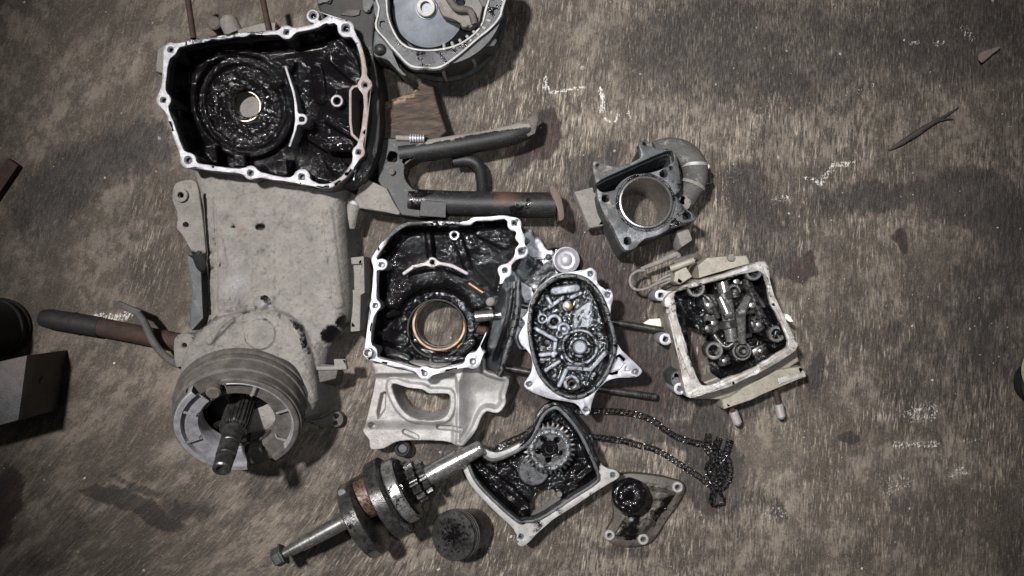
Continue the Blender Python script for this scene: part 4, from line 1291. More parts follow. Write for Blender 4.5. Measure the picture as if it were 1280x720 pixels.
# ================================================================== 6. cylinder head
def head():
    t = Thing('rocker_casting', 'beige engine top end lying with black oily rockers facing up and a raised pale edge', 'cylinder head', (920, 430), 80)
    OUT = [(831, 374), (845, 362), (872, 350), (910, 340), (936, 331), (952, 326), (961, 333), (968, 370), (982, 398), (995, 424), (995, 438), (942, 470), (888, 492), (863, 498), (856, 489), (850, 454), (836, 400), (832, 388)]
    INN = [(842, 366), (866, 360), (900, 350), (932, 342), (948, 338), (957, 344), (961, 374), (975, 404), (985, 426), (984, 433), (940, 460), (888, 481), (878, 483), (866, 458), (848, 400)]
    OUT = cat(OUT, 2)
    box = (816, 312, 1010, 512)
    top = lambda X, Y: 80 + 0 * X - 4 * ss(3, 0, d_seg(X, Y, (858, 356), (862, 368)) - 3) + (fbm(X, Y, 9, 41) - .5) * 1.5

    slab(t, 'cover_rim', lambda X, Y: np.maximum(sd_poly(X, Y, OUT) + (fbm(X, Y, 16, 141) - .5) * 4, -sd_poly(X, Y, INN) + (fbm(X, Y, 11, 142) - .5) * 3), box, 60, top, M['palebeige'], 1.8, .9,
         attrs={'oil': smear(144, .45, .5, .62, 18), 'rust': lambda X, Y, Z: .5 * ss(.55, .62, fbm(X, Y, 18, 45))})
    # raised machined edges
    for pts in ([(834, 390), (843, 388), (866, 462), (871, 474), (862, 476), (848, 440)], [(868, 352), (935, 331), (938, 339), (872, 359)], [(950, 327), (960, 334), (966, 358), (958, 358), (954, 342)], [(961, 368), (969, 368), (995, 423), (988, 428)],
                [(862, 490), (888, 483), (942, 459), (944, 466), (890, 491), (866, 497)], [(948, 457), (984, 434), (993, 436), (950, 464)]):
        poly_slab(t, 'sealing_edge', pts, 70, 81.5, M['palebeige'], bev=1.2, round_=-1.5, attrs={'oil': lambda X, Y, Z: .42 * ss(.52, .66, fbm(X, Y, 10, 46)), 'rust': lambda X, Y, Z: .35 * ss(.5, .6, fbm(X, Y, 14, 47))})
    tun = DP(t, [(860, 408), (872, 410), (879, 430), (886, 452), (890, 478), (877, 482), (867, 462)], 30)

    def zf(X, Y):
        sd = sd_poly(X, Y, INN)
        z = 22 + 54 * (1 - ss(0, 7, -sd)) ** 1.3
        for c, r0, h in [((871, 360), 12, 66), ((943, 340), 11, 66), ((974, 418), 11.5, 64), ((895, 439), 11.5, 64), ((936, 441), 15, 40), ((981, 434), 9, 58)]:
            z = np.maximum(z, 10 + (h - 10) * ss(r0 + 3, r0, cir(X, Y, c, 0)))
        for p, q, w, h in [((905, 350), (906, 380), 6, 50), ((900, 385), (945, 372), 9, 48), ((888, 395), (910, 430), 8, 52), ((940, 350), (955, 395), 9, 46), ((955, 395), (965, 412), 10, 50), ((878, 400), (884, 420), 7, 56), ((925, 360), (940, 356), 7, 54), ((915, 415), (950, 405), 6, 40), ((952, 430), (968, 440), 7, 36)]:
            z = np.maximum(z, h - 30 * ss(w, w + 5, d_seg(X, Y, p, q)))
        z = z + (fbm(X, Y, 14, 51) - .5) * 6 + (fbm(X, Y, 5, 52) - .5) * 1
        return np.minimum(z, 77)
    hf(t, 'rocker_chamber', (836, 330, 996, 492), .9, zf, M['crust'], keep=lambda X, Y, Z: (sd_poly(X, Y, INN) < 1.5) & (sd_poly(X, Y, tun) > 0), attrs={'crusty': lambda X, Y, Z: .45 + .55 * ss(.38, .52, fbm(X, Y, 26, 114))})
    for c, r, m, z in [((871, 360), 11.5, 'castdark', 76), ((943, 340), 10.5, 'castdark', 78), ((974, 418), 10.5, 'castdark', 72), ((895, 439), 11.5, 'steel', 72)]:
        ring(t, 'bolt_well', c, 50, z, r * .62, r, M['steel' if m == 'castdark' else m], 28, 1.2, attrs={'oil': const(.38 if m == 'castdark' else .2)})
        cyl(t, 'bolt', c, 30, z - 12, r * .6, M['oil'], 16)
    vs = ring(t, 'valve_spring', (936, 441), 40, 50, 9.5, 12.5, M['steel'], 32, attrs={'oil': const(.33)})
    ring(t, 'spring_cap', (936, 441), 42, 56, 5, 8.4, M['steel'], 28, 1.5, parent=vs, attrs={'oil': const(.3)})
    cyl(t, 'valve_stem', (936, 441), 40, 60, 3, M['steel'], 16, parent=vs, attrs={'oil': const(.2)})
    # rocker arms and camshaft
    cs = tube(t, 'camshaft', [(908, 352, 60), (914, 385, 60), (920, 428, 60)], [7, 9, 7], M['steel'], 18, attrs={'oil': const(.42)})
    for s, r in ((.25, 13), (.45, 10), (.7, 12)):
        p = np.array((908, 350, 58)) * (1 - s) + np.array((921, 430, 58)) * s
        lathe(t, 'cam_lobe', p - np.array((1.0, 5, 0)), p + np.array((1.0, 5, 0)), [(0, r - 1), (1, r), (9, r), (10, r - 1)], M['steeldk'], 24, parent=cs, wob=lambda k, s: 1 + .14 * math.cos(k), attrs={'oil': const(.4)})
    for a, b in (((912, 392, 70), (904, 372, 66)), ((929, 391, 70), (940, 372, 62)), ((929, 392, 68), (934, 430, 58))):
        r = tube(t, 'rocker_arm', [a, b], [6.5, 5], M['steel'], 14, smooth=1, attrs={'oil': const(.40)})
    for c in ((912, 393), (929, 391)):
        lathe(t, 'rocker_roller', (c[0] - 5, c[1] + 1.5, 70), (c[0] + 5, c[1] - 1.5, 70), [(0, 5), (.8, 6.2), (9.4, 6.2), (10.2, 5)], M['steel'], 20, attrs={'oil': const(.12)})
    tube(t, 'rocker_shaft', [(938, 348, 58), (958, 398, 58)], 6, M['steeldk'], 14, smooth=1, attrs={'oil': const(.5)})
    for c, z in (((925, 366), 64), ((918, 370), 58), ((890, 412), 64), ((950, 372), 62), ((913, 411), 60)):
        hexnut(t, 'adjuster_nut', c, z - 14, z, 5.5, M['steeldk'], rot=c[0], attrs={'oil': const(.44)})
    for pts, z in (([(882, 372), (898, 368), (904, 388), (890, 394)], 62), ([(934, 374), (950, 370), (956, 388), (940, 394)], 60), ([(884, 396), (900, 392), (906, 414), (892, 420)], 56), ([(944, 398), (960, 396), (964, 412), (950, 418)], 58), ([(905, 450), (920, 446), (924, 458), (910, 462)], 44), ([(950, 440), (966, 432), (970, 442), (956, 452)], 46)):
        poly_slab(t, 'glint_lump', pts, 20, z, M['steeldk'], bev=3, sm=2, attrs={'oil': lambda X, Y, Z: .42 + .5 * (fbm(X, Y, 9, 181) - .5), 'crusty': const(.5)})  # extra lumps added so the oily chamber shows glints
    for c, z, r in (((890, 382), 68, 4.2), ((945, 382), 66, 4.2), ((897, 405), 62, 3.8), ((954, 407), 64, 3.8), ((914, 454), 50, 3.5), ((906, 362), 60, 3.5), ((960, 441), 52, 3.2), ((926, 352), 62, 4), ((884, 356), 58, 3)):
        hexnut(t, 'glint_bolt', c, z - 8, z, r, M['steel'], rot=c[1], attrs={'oil': const(.36)})  # bolts added for their glints
    sp2 = ring(t, 'valve_spring', (922, 364), 50, 64, 5.5, 8.5, M['steel'], 24, attrs={'oil': const(.38)})  # second spring and stem, added for glints too
    cyl(t, 'valve_stem', (922, 364), 50, 68, 2.6, M['steel'], 12, parent=sp2, attrs={'oil': const(.3)})
    for pts in ([(900, 420, 50), (914, 436, 54), (930, 424, 56), (946, 420, 54)], [(880, 366, 60), (892, 376, 64), (902, 398, 62)], [(936, 358, 62), (948, 366, 60), (962, 384, 58)]):
        tube(t, 'glint_rib', pts, 3.4, M['steeldk'], 10, attrs={'oil': const(.44), 'crusty': const(.4)})  # bars added to catch glints between the rockers
    # outer walls
    slab(t, 'head_wall', lambda X, Y: np.maximum(sd_poly(X, Y, OUT) + 1, -(sd_poly(X, Y, INN) + 2)), box, 12, 60, M['beige'], 0, 1.2)
    ex = poly_slab(t, 'exhaust_face', DP(t, [(902, 500), (916, 494), (930, 484), (962, 468), (972, 462), (1002, 458), (1008, 464), (1007, 472), (980, 480), (940, 500), (905, 512)], 46), 4, 46, M['beige'], bev=2)
    poly_slab(t, 'port_lip', DP(t, [(972, 473), (984, 469), (1006, 466), (1008, 471), (990, 474), (974, 481)], 48), 40, 48, M['palebeige'], parent=ex, bev=1, attrs={'oil': const(.1)})
    poly_slab(t, 'lower_wall', DP(t, [(856, 494), (866, 500), (900, 500), (960, 478), (1000, 452), (996, 434), (940, 462)], 40), 8, 40, M['beige'], bev=4, attrs={'rust': const(.25)})
    for a, b in (((913, 506), (923, 531)), ((967, 478), (977, 523))):
        s = tube(t, 'exhaust_stud', [t.D3(a[0], a[1], 30), t.D3(b[0], b[1], 26)], 3.6, M['rust'], 12, smooth=1)
        f = np.array(t.D3(b[0], b[1], 26)) - np.array(t.D3(a[0], a[1], 30))
        f /= np.linalg.norm(f)
        e = np.array(t.D3(b[0], b[1], 26))
        lathe(t, 'stud_sleeve', e - f * 20, e, [(0, 5.4), (1, 6), (17, 6), (18, 5), (20, 4), (20, .1)], M['cast'], 14, parent=s)
    for c, r, z in (((850, 486), 8, 60), ((832, 424), 8, 50), ((826, 369), 7.5, 66)):
        lug = DP(t, [c, (c[0] + 14, c[1] - 2)], z)
        slab(t, 'mounting_ear', lambda X, Y, a=lug[0], b=lug[1], r=r: np.maximum(smin(cir(X, Y, a, r), d_seg(X, Y, a, b) - r * .5, 4), -cir(X, Y, a, r * .46)), box_of(lug, 14), 8, z, M['alu'], 1.2, .8)
    poly_slab(t, 'bearing_seat', DP(t, [(838, 470), (852, 462), (860, 478), (856, 492), (843, 486)], 56), 6, 56, M['castdark'], bev=4, sm=3, attrs={'oil': const(.3)})
    bp = poly_slab(t, 'rear_lug', DP(t, [(872, 332), (884, 322), (906, 320), (934, 319), (938, 330), (905, 338), (874, 348)], 66), 8, 66, M['beige'], bev=2)
    hexnut(t, 'plug_bolt', DP(t, [(914, 322)], 70)[0], 60, 71, 5, M['dust'], parent=bp)
    poly_slab(t, 'rear_lug', DP(t, [(844, 340), (858, 333), (866, 346), (850, 356), (842, 352)], 64), 8, 64, M['beige'], bev=2)
    tube(t, 'thermo_tube', [t.D3(838, 336, 60), t.D3(868, 325, 66)], 4.5, M['beige'], 12, smooth=1)
    prism(t, 'side_tab', DP(t, [(982, 392), (987, 395), (991, 402), (986, 402), (981, 398)], 50), 40, 52, M['white'], bev=.6)
    return t


head()


# ================================================================== 7. wire clip
t = Thing('wire_clip', 'bent pale wire hook with a twisted shank beside the cylinder head corner', 'wire hook', (815, 350), 40)
tube(t, 'hook', [(806, 338, 40), (796, 339, 41), (788, 346, 42), (788, 356, 42), (795, 362, 42), (806, 361, 42), (822, 354, 41), (838, 348, 40)], 1.9, M['dust'], 8)
tube(t, 'shank', [(802, 336, 36), (818, 330, 38), (836, 322, 40), (846, 318, 40), (850, 324, 38)], [2.2, 3.2, 3.4, 4, 3], M['dust'], 10, wob=.12)
tube(t, 'shank', [(820, 354, 36), (832, 346, 36), (846, 342, 38), (838, 351, 38), (826, 356, 36)], 1.7, M['dust'], 8)
tube(t, 'tail', [(843, 328, 40), (868, 320, 46), (878, 328, 34), (892, 326, 32), (910, 325, 30)], [3.5, 4, 2.5, 1.5, 1.2], M['dustdk'], 8)


# ================================================================== 8. chain case
def chain_case():
    t = Thing('chain_case', 'four cornered chain case with pale rim, black oily inside and a toothed sprocket in it', 'chain case', (672, 595), 50)
    RM = cat([(571, 566), (577, 560), (599, 558), (618, 566), (640, 559), (660, 545), (672, 516), (686, 504), (704, 505), (728, 532), (744, 562), (754, 583), (770, 588), (774, 597), (754, 609), (721, 631), (683, 656), (658, 681), (647, 681), (642, 662), (616, 637), (588, 606), (575, 577)], 4)
    IN = cat([(584, 570), (598, 566), (616, 575), (642, 566), (664, 550), (678, 521), (690, 511), (700, 512), (721, 536), (736, 564), (748, 594), (744, 604), (716, 622), (676, 648), (658, 652), (648, 652), (622, 630), (597, 604), (586, 582)], 4)
    holes = [((577, 568), 3.4), ((766, 594), 3.6), ((651, 671), 3.6)]

    def f(X, Y):
        d = np.maximum(sd_poly(X, Y, RM), -sd_poly(X, Y, IN))
        for c, r in holes:
            d = np.maximum(d, -cir(X, Y, c, r))
        return d
    box = (560, 494, 784, 692)
    slab(t, 'flange', f, box, 42, 50, M['cast'], 1.4, .9, bottom=True, attrs={'oil': lambda X, Y, Z: .75 * ss(640, 655, X) * ss(600, 570, Y) * ss(756, 748, X) + .3 * ss(650, 690, X) * ss(600, 640, Y) + smear(104, .36)(X, Y, Z)})
    bores(t, holes, 50)
    slab(t, 'inner_lip', lambda X, Y: np.abs(sd_poly(X, Y, IN)) - 2.2, box, 30, 51.5, M['castdark'], 1.2, .9, attrs={'oil': const(.4)})
    slab(t, 'case_wall', lambda X, Y: np.abs(sd_poly(X, Y, IN) - 1.2) - 2.2, box, 4, 42, M['cast'], 0, 1.2, attrs={'oil': lambda X, Y, Z: .6 * ss(600, 560, Y)})
    hole = cat(DP(t, [(678, 612), (694, 611), (699, 617), (692, 630), (681, 645), (671, 655), (661, 656), (664, 632), (668, 620)], 10), 3)

    def zf(X, Y):
        sd = sd_poly(X, Y, IN)
        z = 10 + 34 * (1 - ss(0, 9, -sd)) ** 1.4
        for c, r0, h in [((667, 587), 22, 17), ((688, 562), 30, 20), ((675, 652), 5, 34), ((700, 620), 5, 30), ((597, 586), 5, 26), ((604, 596), 4, 24), ((720, 604), 6, 26)]:
            z = np.maximum(z, h * ss(r0 + 3, r0, cir(X, Y, c, 0)))
        for p, q, w, h in [((600, 590), (640, 620), 4, 24), ((625, 585), (640, 600), 6, 22), ((640, 620), (660, 640), 3, 26), ((704, 622), (740, 590), 4, 26), ((712, 600), (724, 588), 4, 24), ((600, 575), (615, 582), 3, 28)]:
            z = np.maximum(z, h - 14 * ss(w, w + 3, d_seg(X, Y, p, q)))
        return np.minimum(z + (fbm(X, Y, 11, 61) - .5) * 3 + (fbm(X, Y, 5, 62) - .5) * .9, 49)
    hf(t, 'case_inside', (572, 498, 762, 664), .9, zf, M['crust'], keep=lambda X, Y, Z: (sd_poly(X, Y, IN) < 1) & (sd_poly(X, Y, hole) > 0), attrs={'crusty': lambda X, Y, Z: .4 + .6 * ss(.36, .52, fbm(X, Y, 26, 115))})
    cyl(t, 'round_disc', t.D(667, 588, 24), 8, 24, 20, M['castdark'], 36, 1.5, attrs={'oil': const(.41)})
    cyl(t, 'pivot_pin', t.D(699, 618, 36), 8, 36, 4.2, M['steel'], 16, attrs={'oil': const(.35)})
    cyl(t, 'pivot_pin', t.D(675, 651, 38), 8, 38, 4.2, M['steel'], 16, attrs={'oil': const(.35)})
    c = t.D(687, 562, 46)

    def gear(X, Y):
        a = np.arctan2(Y - c[1], X - c[0])
        r = np.hypot(X - c[0], Y - c[1])
        tooth = 2.6 * np.clip(np.sin(a * 30) * 1.6, -1, 1)
        d = r - (30.5 + tooth)
        for k in range(5):
            q = k * 2 * math.pi / 5 + .4
            d = np.maximum(d, -(np.hypot(X - c[0] - 14 * math.cos(q), Y - c[1] - 14 * math.sin(q)) - 4.2))
        return np.maximum(d, -(r - 5))
    oa = {'oil': const(.50)}
    g = slab(t, 'sprocket', gear, (c[0] - 38, c[1] - 38, c[0] + 38, c[1] + 38), 34, 40, M['steeldk'], .8, .7, attrs={'oil': const(.36)}, bottom=True)
    ring(t, 'sprocket_ring', c, 36, 48, 20, 26, M['bluegrey'], 48, 1.5, parent=g, attrs={'crusty': const(1), 'oil': const(.46)})
    ring(t, 'sprocket_ring', c, 36, 44, 6, 11, M['crust'], 32, 1.2, parent=g, attrs={'crusty': const(1)})
    for k in range(16):
        q = k * 2 * math.pi / 16
        ball(t, 'roller', (c[0] + 23 * math.cos(q), c[1] + 23 * math.sin(q)), 46, 3.1, M['steel'], 10, 6, parent=g, attrs={'oil': const(.30)})
    cyl(t, 'hub', c, 20, 43, 5.2, M['oil'], 18)
    return t


chain_case()


# ================================================================== 9. timing chain
def chain():
    t = Thing('timing_chain', 'thin oily black timing chain looping right from the sprocket to a small heap', 'chain', (800, 570), 6)
    me = bpy.data.meshes.new('link')
    b = bmesh.new()

    def plate(y):
        for s in (0, 1):
            pass
        lo, hi = [], []
        for k in range(10):
            a = 2 * math.pi * k / 10
            cx = 2.9 if math.cos(a) > 0 else -2.9
            rz = 3.0 if abs(math.cos(a)) > .35 else 2.3
            for lst, yy in ((lo, y - .7), (hi, y + .7)):
                lst.append(b.verts.new((cx + 2.4 * math.cos(a), yy, rz * math.sin(a))))
        for i in range(10):
            j = (i + 1) % 10
            b.faces.new((lo[i], lo[j], hi[j], hi[i]))
        b.faces.new(lo)
        b.faces.new(hi)
    plate(-3.0)
    plate(3.0)
    for x in (-2.9, 2.9):
        vs = []
        for y in (-3.8, 3.8):
            vs.append([b.verts.new((x + 1.5 * math.cos(k * math.pi / 3), y, 1.5 * math.sin(k * math.pi / 3))) for k in range(6)])
        for i in range(6):
            j = (i + 1) % 6
            b.faces.new((vs[0][i], vs[0][j], vs[1][j], vs[1][i]))
        b.faces.new(vs[0])
        b.faces.new(vs[1])
    bmesh.ops.recalc_face_normals(b, faces=b.faces)
    for v in b.verts:
        v.co *= K
    b.to_mesh(me)
    b.free()
    me.materials.append(M['steeldk'])
    a = me.attributes.new('oil', 'FLOAT', 'POINT')
    a.data.foreach_set('value', np.full(len(me.vertices), .54, np.float32))

    def lay(pts, z, roll=0.0, closed=False):
        P = cat(pts, 24, False)
        s = np.concatenate([[0], np.cumsum(np.hypot(*np.diff(P, axis=0).T))])
        n = int(s[-1] / 5.8)
        for i in range(n + 1):
            q = i * 5.8
            x, y = np.interp(q, s, P[:, 0]), np.interp(q, s, P[:, 1])
            x2, y2 = np.interp(q + 3, s, P[:, 0]), np.interp(q + 3, s, P[:, 1])
            x1, y1 = np.interp(q - 3, s, P[:, 0]), np.interp(q - 3, s, P[:, 1])
            zz = z(x, y) if callable(z) else z
            o = bpy.data.objects.new('link', me)
            C.objects.link(o)
            o.parent = t.o
            o.location = t.loc([(x, y, zz)])[0]
            sc = 1.0 if i % 2 else 0.82
            o.scale = (1, sc, 1)
            o.rotation_euler = (roll + random.uniform(-.25, .25), random.uniform(-.06, .06), math.atan2(-(y2 - y1), x2 - x1))
    lay([(700, 512), (722, 514), (748, 514), (776, 515), (802, 520), (818, 527), (832, 538), (848, 547), (866, 553), (882, 556), (896, 562), (909, 574), (912, 590), (908, 604), (899, 612)], 5)
    lay([(735, 545), (756, 548), (778, 551), (800, 557), (816, 561), (832, 569), (846, 578), (860, 587), (874, 596), (884, 604), (894, 610), (890, 596), (896, 580), (906, 566), (911, 550)], lambda x, y: 5 + 4 * float(ss(880, 892, x)))
    lay([(884, 546), (883, 560), (890, 572), (884, 586), (892, 598), (903, 592), (900, 576), (893, 562), (898, 547)], 9)
    lay([(892, 618), (890, 628), (897, 632), (904, 628), (901, 619)], 5, 1.2)
    lay([(618, 572), (620, 560), (628, 550), (640, 544), (654, 538), (664, 530)], lambda x, y: 44 + 0 * x)
    return t


chain()


# ================================================================== 10. pump cover
def pump():
    t = Thing('pump_cover', 'small grimy three hole pump cover with a black round tube, right of the chain case', 'pump cover', (805, 640), 14)
    OU = cat([(772, 598), (790, 592), (826, 596), (842, 600), (854, 604), (857, 613), (850, 628), (842, 640), (832, 652), (826, 664), (814, 679), (800, 684), (776, 685), (761, 678), (757, 667), (767, 648), (766, 622)], 4)
    holes = [((847, 609), 4), ((762, 669), 3.6), ((804, 674), 4)]

    def f(X, Y):
        d = sd_poly(X, Y, OU)
        for c, r in holes:
            d = np.maximum(d, -cir(X, Y, c, r))
        return d
    oi = lambda X, Y, Z: .38 + .3 * ss(.5, .7, fbm(X, Y, 22, 71))
    slab(t, 'plate', f, (748, 584, 866, 694), 1, 12, M['grime'], 2, .9, attrs={'oil': lambda X, Y, Z: oi(X, Y, Z) * .6})
    for c, r in holes:
        ring(t, 'screw_boss', c, 6, 16, r * .8, r + 3, M['cast'], 24, 1.2)

    def zr_(X, Y):
        d = -sd_poly(X, Y, OU)
        z = 12.5 + 5 * ss(12, 20, d) + 3 * np.exp(-((X - 800) / 24) ** 2 - ((Y - 650) / 14) ** 2)
        z = z + 4 * ss(3, 1, d_seg(X, Y, (764, 664), (778, 646)) - 2)
        return z + (fbm(X, Y, 8, 72) - .5) * 2
    hf(t, 'plate_relief', (760, 592, 850, 680), 1.0, zr_, M['grime'], keep=lambda X, Y, Z: (sd_poly(X, Y, OU) < -9) & (cir(X, Y, (789, 622), 0) > 16), attrs={'oil': oi})
    a, b = np.array((793, 624, 10)), np.array(t.D3(786, 619, 44))
    L = np.linalg.norm(b - a)
    lathe(t, 'tube', a, b, [(0, 24), (6, 22.5), (L - 5, 22), (L - 1.5, 20.5), (L, 18), (L - 1, 15), (L - 7, 12), (L - 8, .1)], M['oil'], 40, attrs={'crusty': const(.8)}, wob=lambda k, s: 1 + .015 * math.sin(9 * k + s))
    hexnut(t, 'tube_core', tuple(b[:2]), 20, 42, 8, M['crust'])
    return t


pump()


# ================================================================== 11. crankshaft
def crankshaft():
    zc = 56
    t = Thing('crankshaft', 'steel crankshaft with dark round webs and a nut on its long left end', 'crankshaft', (470, 630), zc)
    p0 = np.array((344, 698, zc), float)
    p1 = np.array((596, 562, zc), float)
    d = (p1 - p0) / np.linalg.norm(p1 - p0)
    nrm = np.array((-d[1], d[0], 0))          # across the axis, to the lower right

    def A(s, r=0, h=0):
        return p0 + d * s + nrm * r + np.array((0, 0, h))
    sh = lathe(t, 'left_shaft', p0, p1, [(10, 6.5), (22, 6.8), (23, 7.6), (36, 7.8), (37, 9), (60, 9.2), (60.5, 9.6), (96, 10), (97, 11), (104, 11.5), (107, 15), (112, 19), (118, 22)], M['steel'], 32, attrs={'oil': lambda X, Y, Z: .30 + .2 * (fbm(X, Y, 18, 81) - .5)})
    nt = lathe(t, 'nut', p0, p1, [(-2, 6), (-1, 11), (1, 12.2), (9, 12.2), (10, 11), (11, 14), (13, 14), (13.5, 7)], M['castdark'], 6, parent=sh, ang=20)

    def web(name, s0, s1, R, spread, cut, m, ofs=0.0):
        """counterweight web: a disc whose upper flank narrows to the crank pin"""
        n = 56
        V, F = [], []
        for s, k in ((s0, .94), (s0 + 2, 1.0), (s1 - 2, 1.0), (s1, .94)):
            for i in range(n):
                a = 2 * math.pi * i / n
                r = R * (1 - cut * float(ss(spread, math.pi, abs((a + math.pi) % (2 * math.pi) - math.pi)))) * k
                V.append(p0 + d * s + nrm * (r * math.cos(a) + ofs) + np.array((0, 0, r * math.sin(a))))
        for l in range(3):
            for i in range(n):
                j = (i + 1) % n
                F.append((l * n + i, l * n + j, (l + 1) * n + j, (l + 1) * n + i))
        F.append(tuple(range(n)))
        F.append(tuple(3 * n + i for i in range(n)))
        V = np.array(V)
        return mk(t, name, V, F, M[m], attrs={'oil': lambda_oil(V)})

    def lambda_oil(V):
        return .42 + .35 * (fbm(V[:, 0], V[:, 1], 14, 83) - .5)
    web('crank_web', 112, 132, 54, 1.5, .16, 'steeldk', 4)
    web('crank_web', 152, 171, 55, 1.5, .12, 'steeldk', -2)
    lathe(t, 'crank_pin', A(128, -22), A(156, -22), [(0, 20), (28, 20)], M['steeldk'], 28)
    cr = lathe(t, 'big_end', A(132.5, -14), A(152, -14), [(0, 22), (1, 27), (18, 27), (19, 22)], M['bronze'], 36, attrs={'oil': const(.46), 'rust': const(.8)})
    lathe(t, 'web_boss', A(110.5, 26), A(113, 26), [(0, 12), (1.5, 13), (2, 13)], M['steeldk'], 24)
    lathe(t, 'web_stamp', A(109.8, 24, 6), A(113, 24, 6), [(0, .1), (0, 5), (1, 6)], M['steel'], 16)
    lathe(t, 'bearing', p0, p1, [(172, 24), (172, 40), (174, 42), (186, 42), (188, 40), (188, 24)], M['steel'], 48, attrs={'oil': lambda X, Y, Z: .3 + .2 * ss(.45, .6, fbm(X, Y, 12, 84))})
    lathe(t, 'oil_slinger', p0, p1, [(188, 20), (188.5, 37), (191, 37), (192, 30), (196, 24)], M['oil'], 40)
    # toothed drive on the right of the webs
    n = 96
    sp = lathe(t, 'drive_gear', p0, p1, [(196, 18), (196.5, 24), (207, 24), (207.5, 18)], M['steeldk'], n, wob=lambda k, s: 1 + .13 * max(-1, min(1, 1.8 * math.sin(16 * k))), attrs={'oil': const(.44)}, ang=25)
    lathe(t, 'drive_gear', p0, p1, [(209, 14), (209.5, 19), (217, 19), (217.5, 12)], M['steeldk'], n, wob=lambda k, s: 1 + .16 * max(-1, min(1, 1.8 * math.sin(12 * k))), attrs={'oil': const(.44)}, ang=25)
    lathe(t, 'right_shaft', p0, p1, [(216, 12), (222, 12.5), (228, 12.5), (229, 13.2), (262, 12.4), (263, 11), (292, 9.5), (294, 8), (294, .1)], M['steel'], 32, attrs={'oil': lambda X, Y, Z: .38 + .4 * (fbm(X, Y, 16, 82) - .5)})
    cyl(t, 'oil_plug', A(121, -36)[:2], 60, 86, 5.5, M['steel'], 16, attrs={'oil': const(.3)})
    lathe(t, 'lit_rim_patch', A(0, 4), A(1, 4), [(116, 54.3), (116.3, 54.9), (127, 54.9), (127.3, 54.3)], M['steel'], 10, None, 14, 46, caps=False, attrs={'oil': const(.2)})  # bright strip standing in for the lit rim of the web
    return t


crankshaft()

# ================================================================== 12. piston
t = Thing('piston', 'single sooty piston tilted on its skirt between the crankshaft and the chain case', 'piston', (574, 670), 40)
c0 = np.array((584, 671, 12), float)
c1 = np.array((566, 668, 46), float)
L = np.linalg.norm(c1 - c0)
ps = lathe(t, 'body', c0, c1, [(-14, 26), (L - 18, 29), (L - 17.5, 30)] + [q for i in range(3) for q in ((L - 16.5 + i * 4.6, 31), (L - 14.2 + i * 4.6, 31), (L - 14 + i * 4.6, 29.4), (L - 12.4 + i * 4.6, 29.4))] + [(L - 2.6, 31), (L - .8, 31), (L, 30.2), (L + .6, 24), (L + 1, .1)], M['steeldk'], 56,
            attrs={'oil': lambda X, Y, Z: .40 + .30 * ss(26, 8, np.hypot(X - 566, Y - 668)) * ss(38, 44, Z)})
for i in range(2):
    lathe(t, 'piston_ring', c0, c1, ringprof(29.6, 31.5, L - 13.9 + i * 4.6, L - 12.5 + i * 4.6, .3), M['steel'], 56, caps=False)


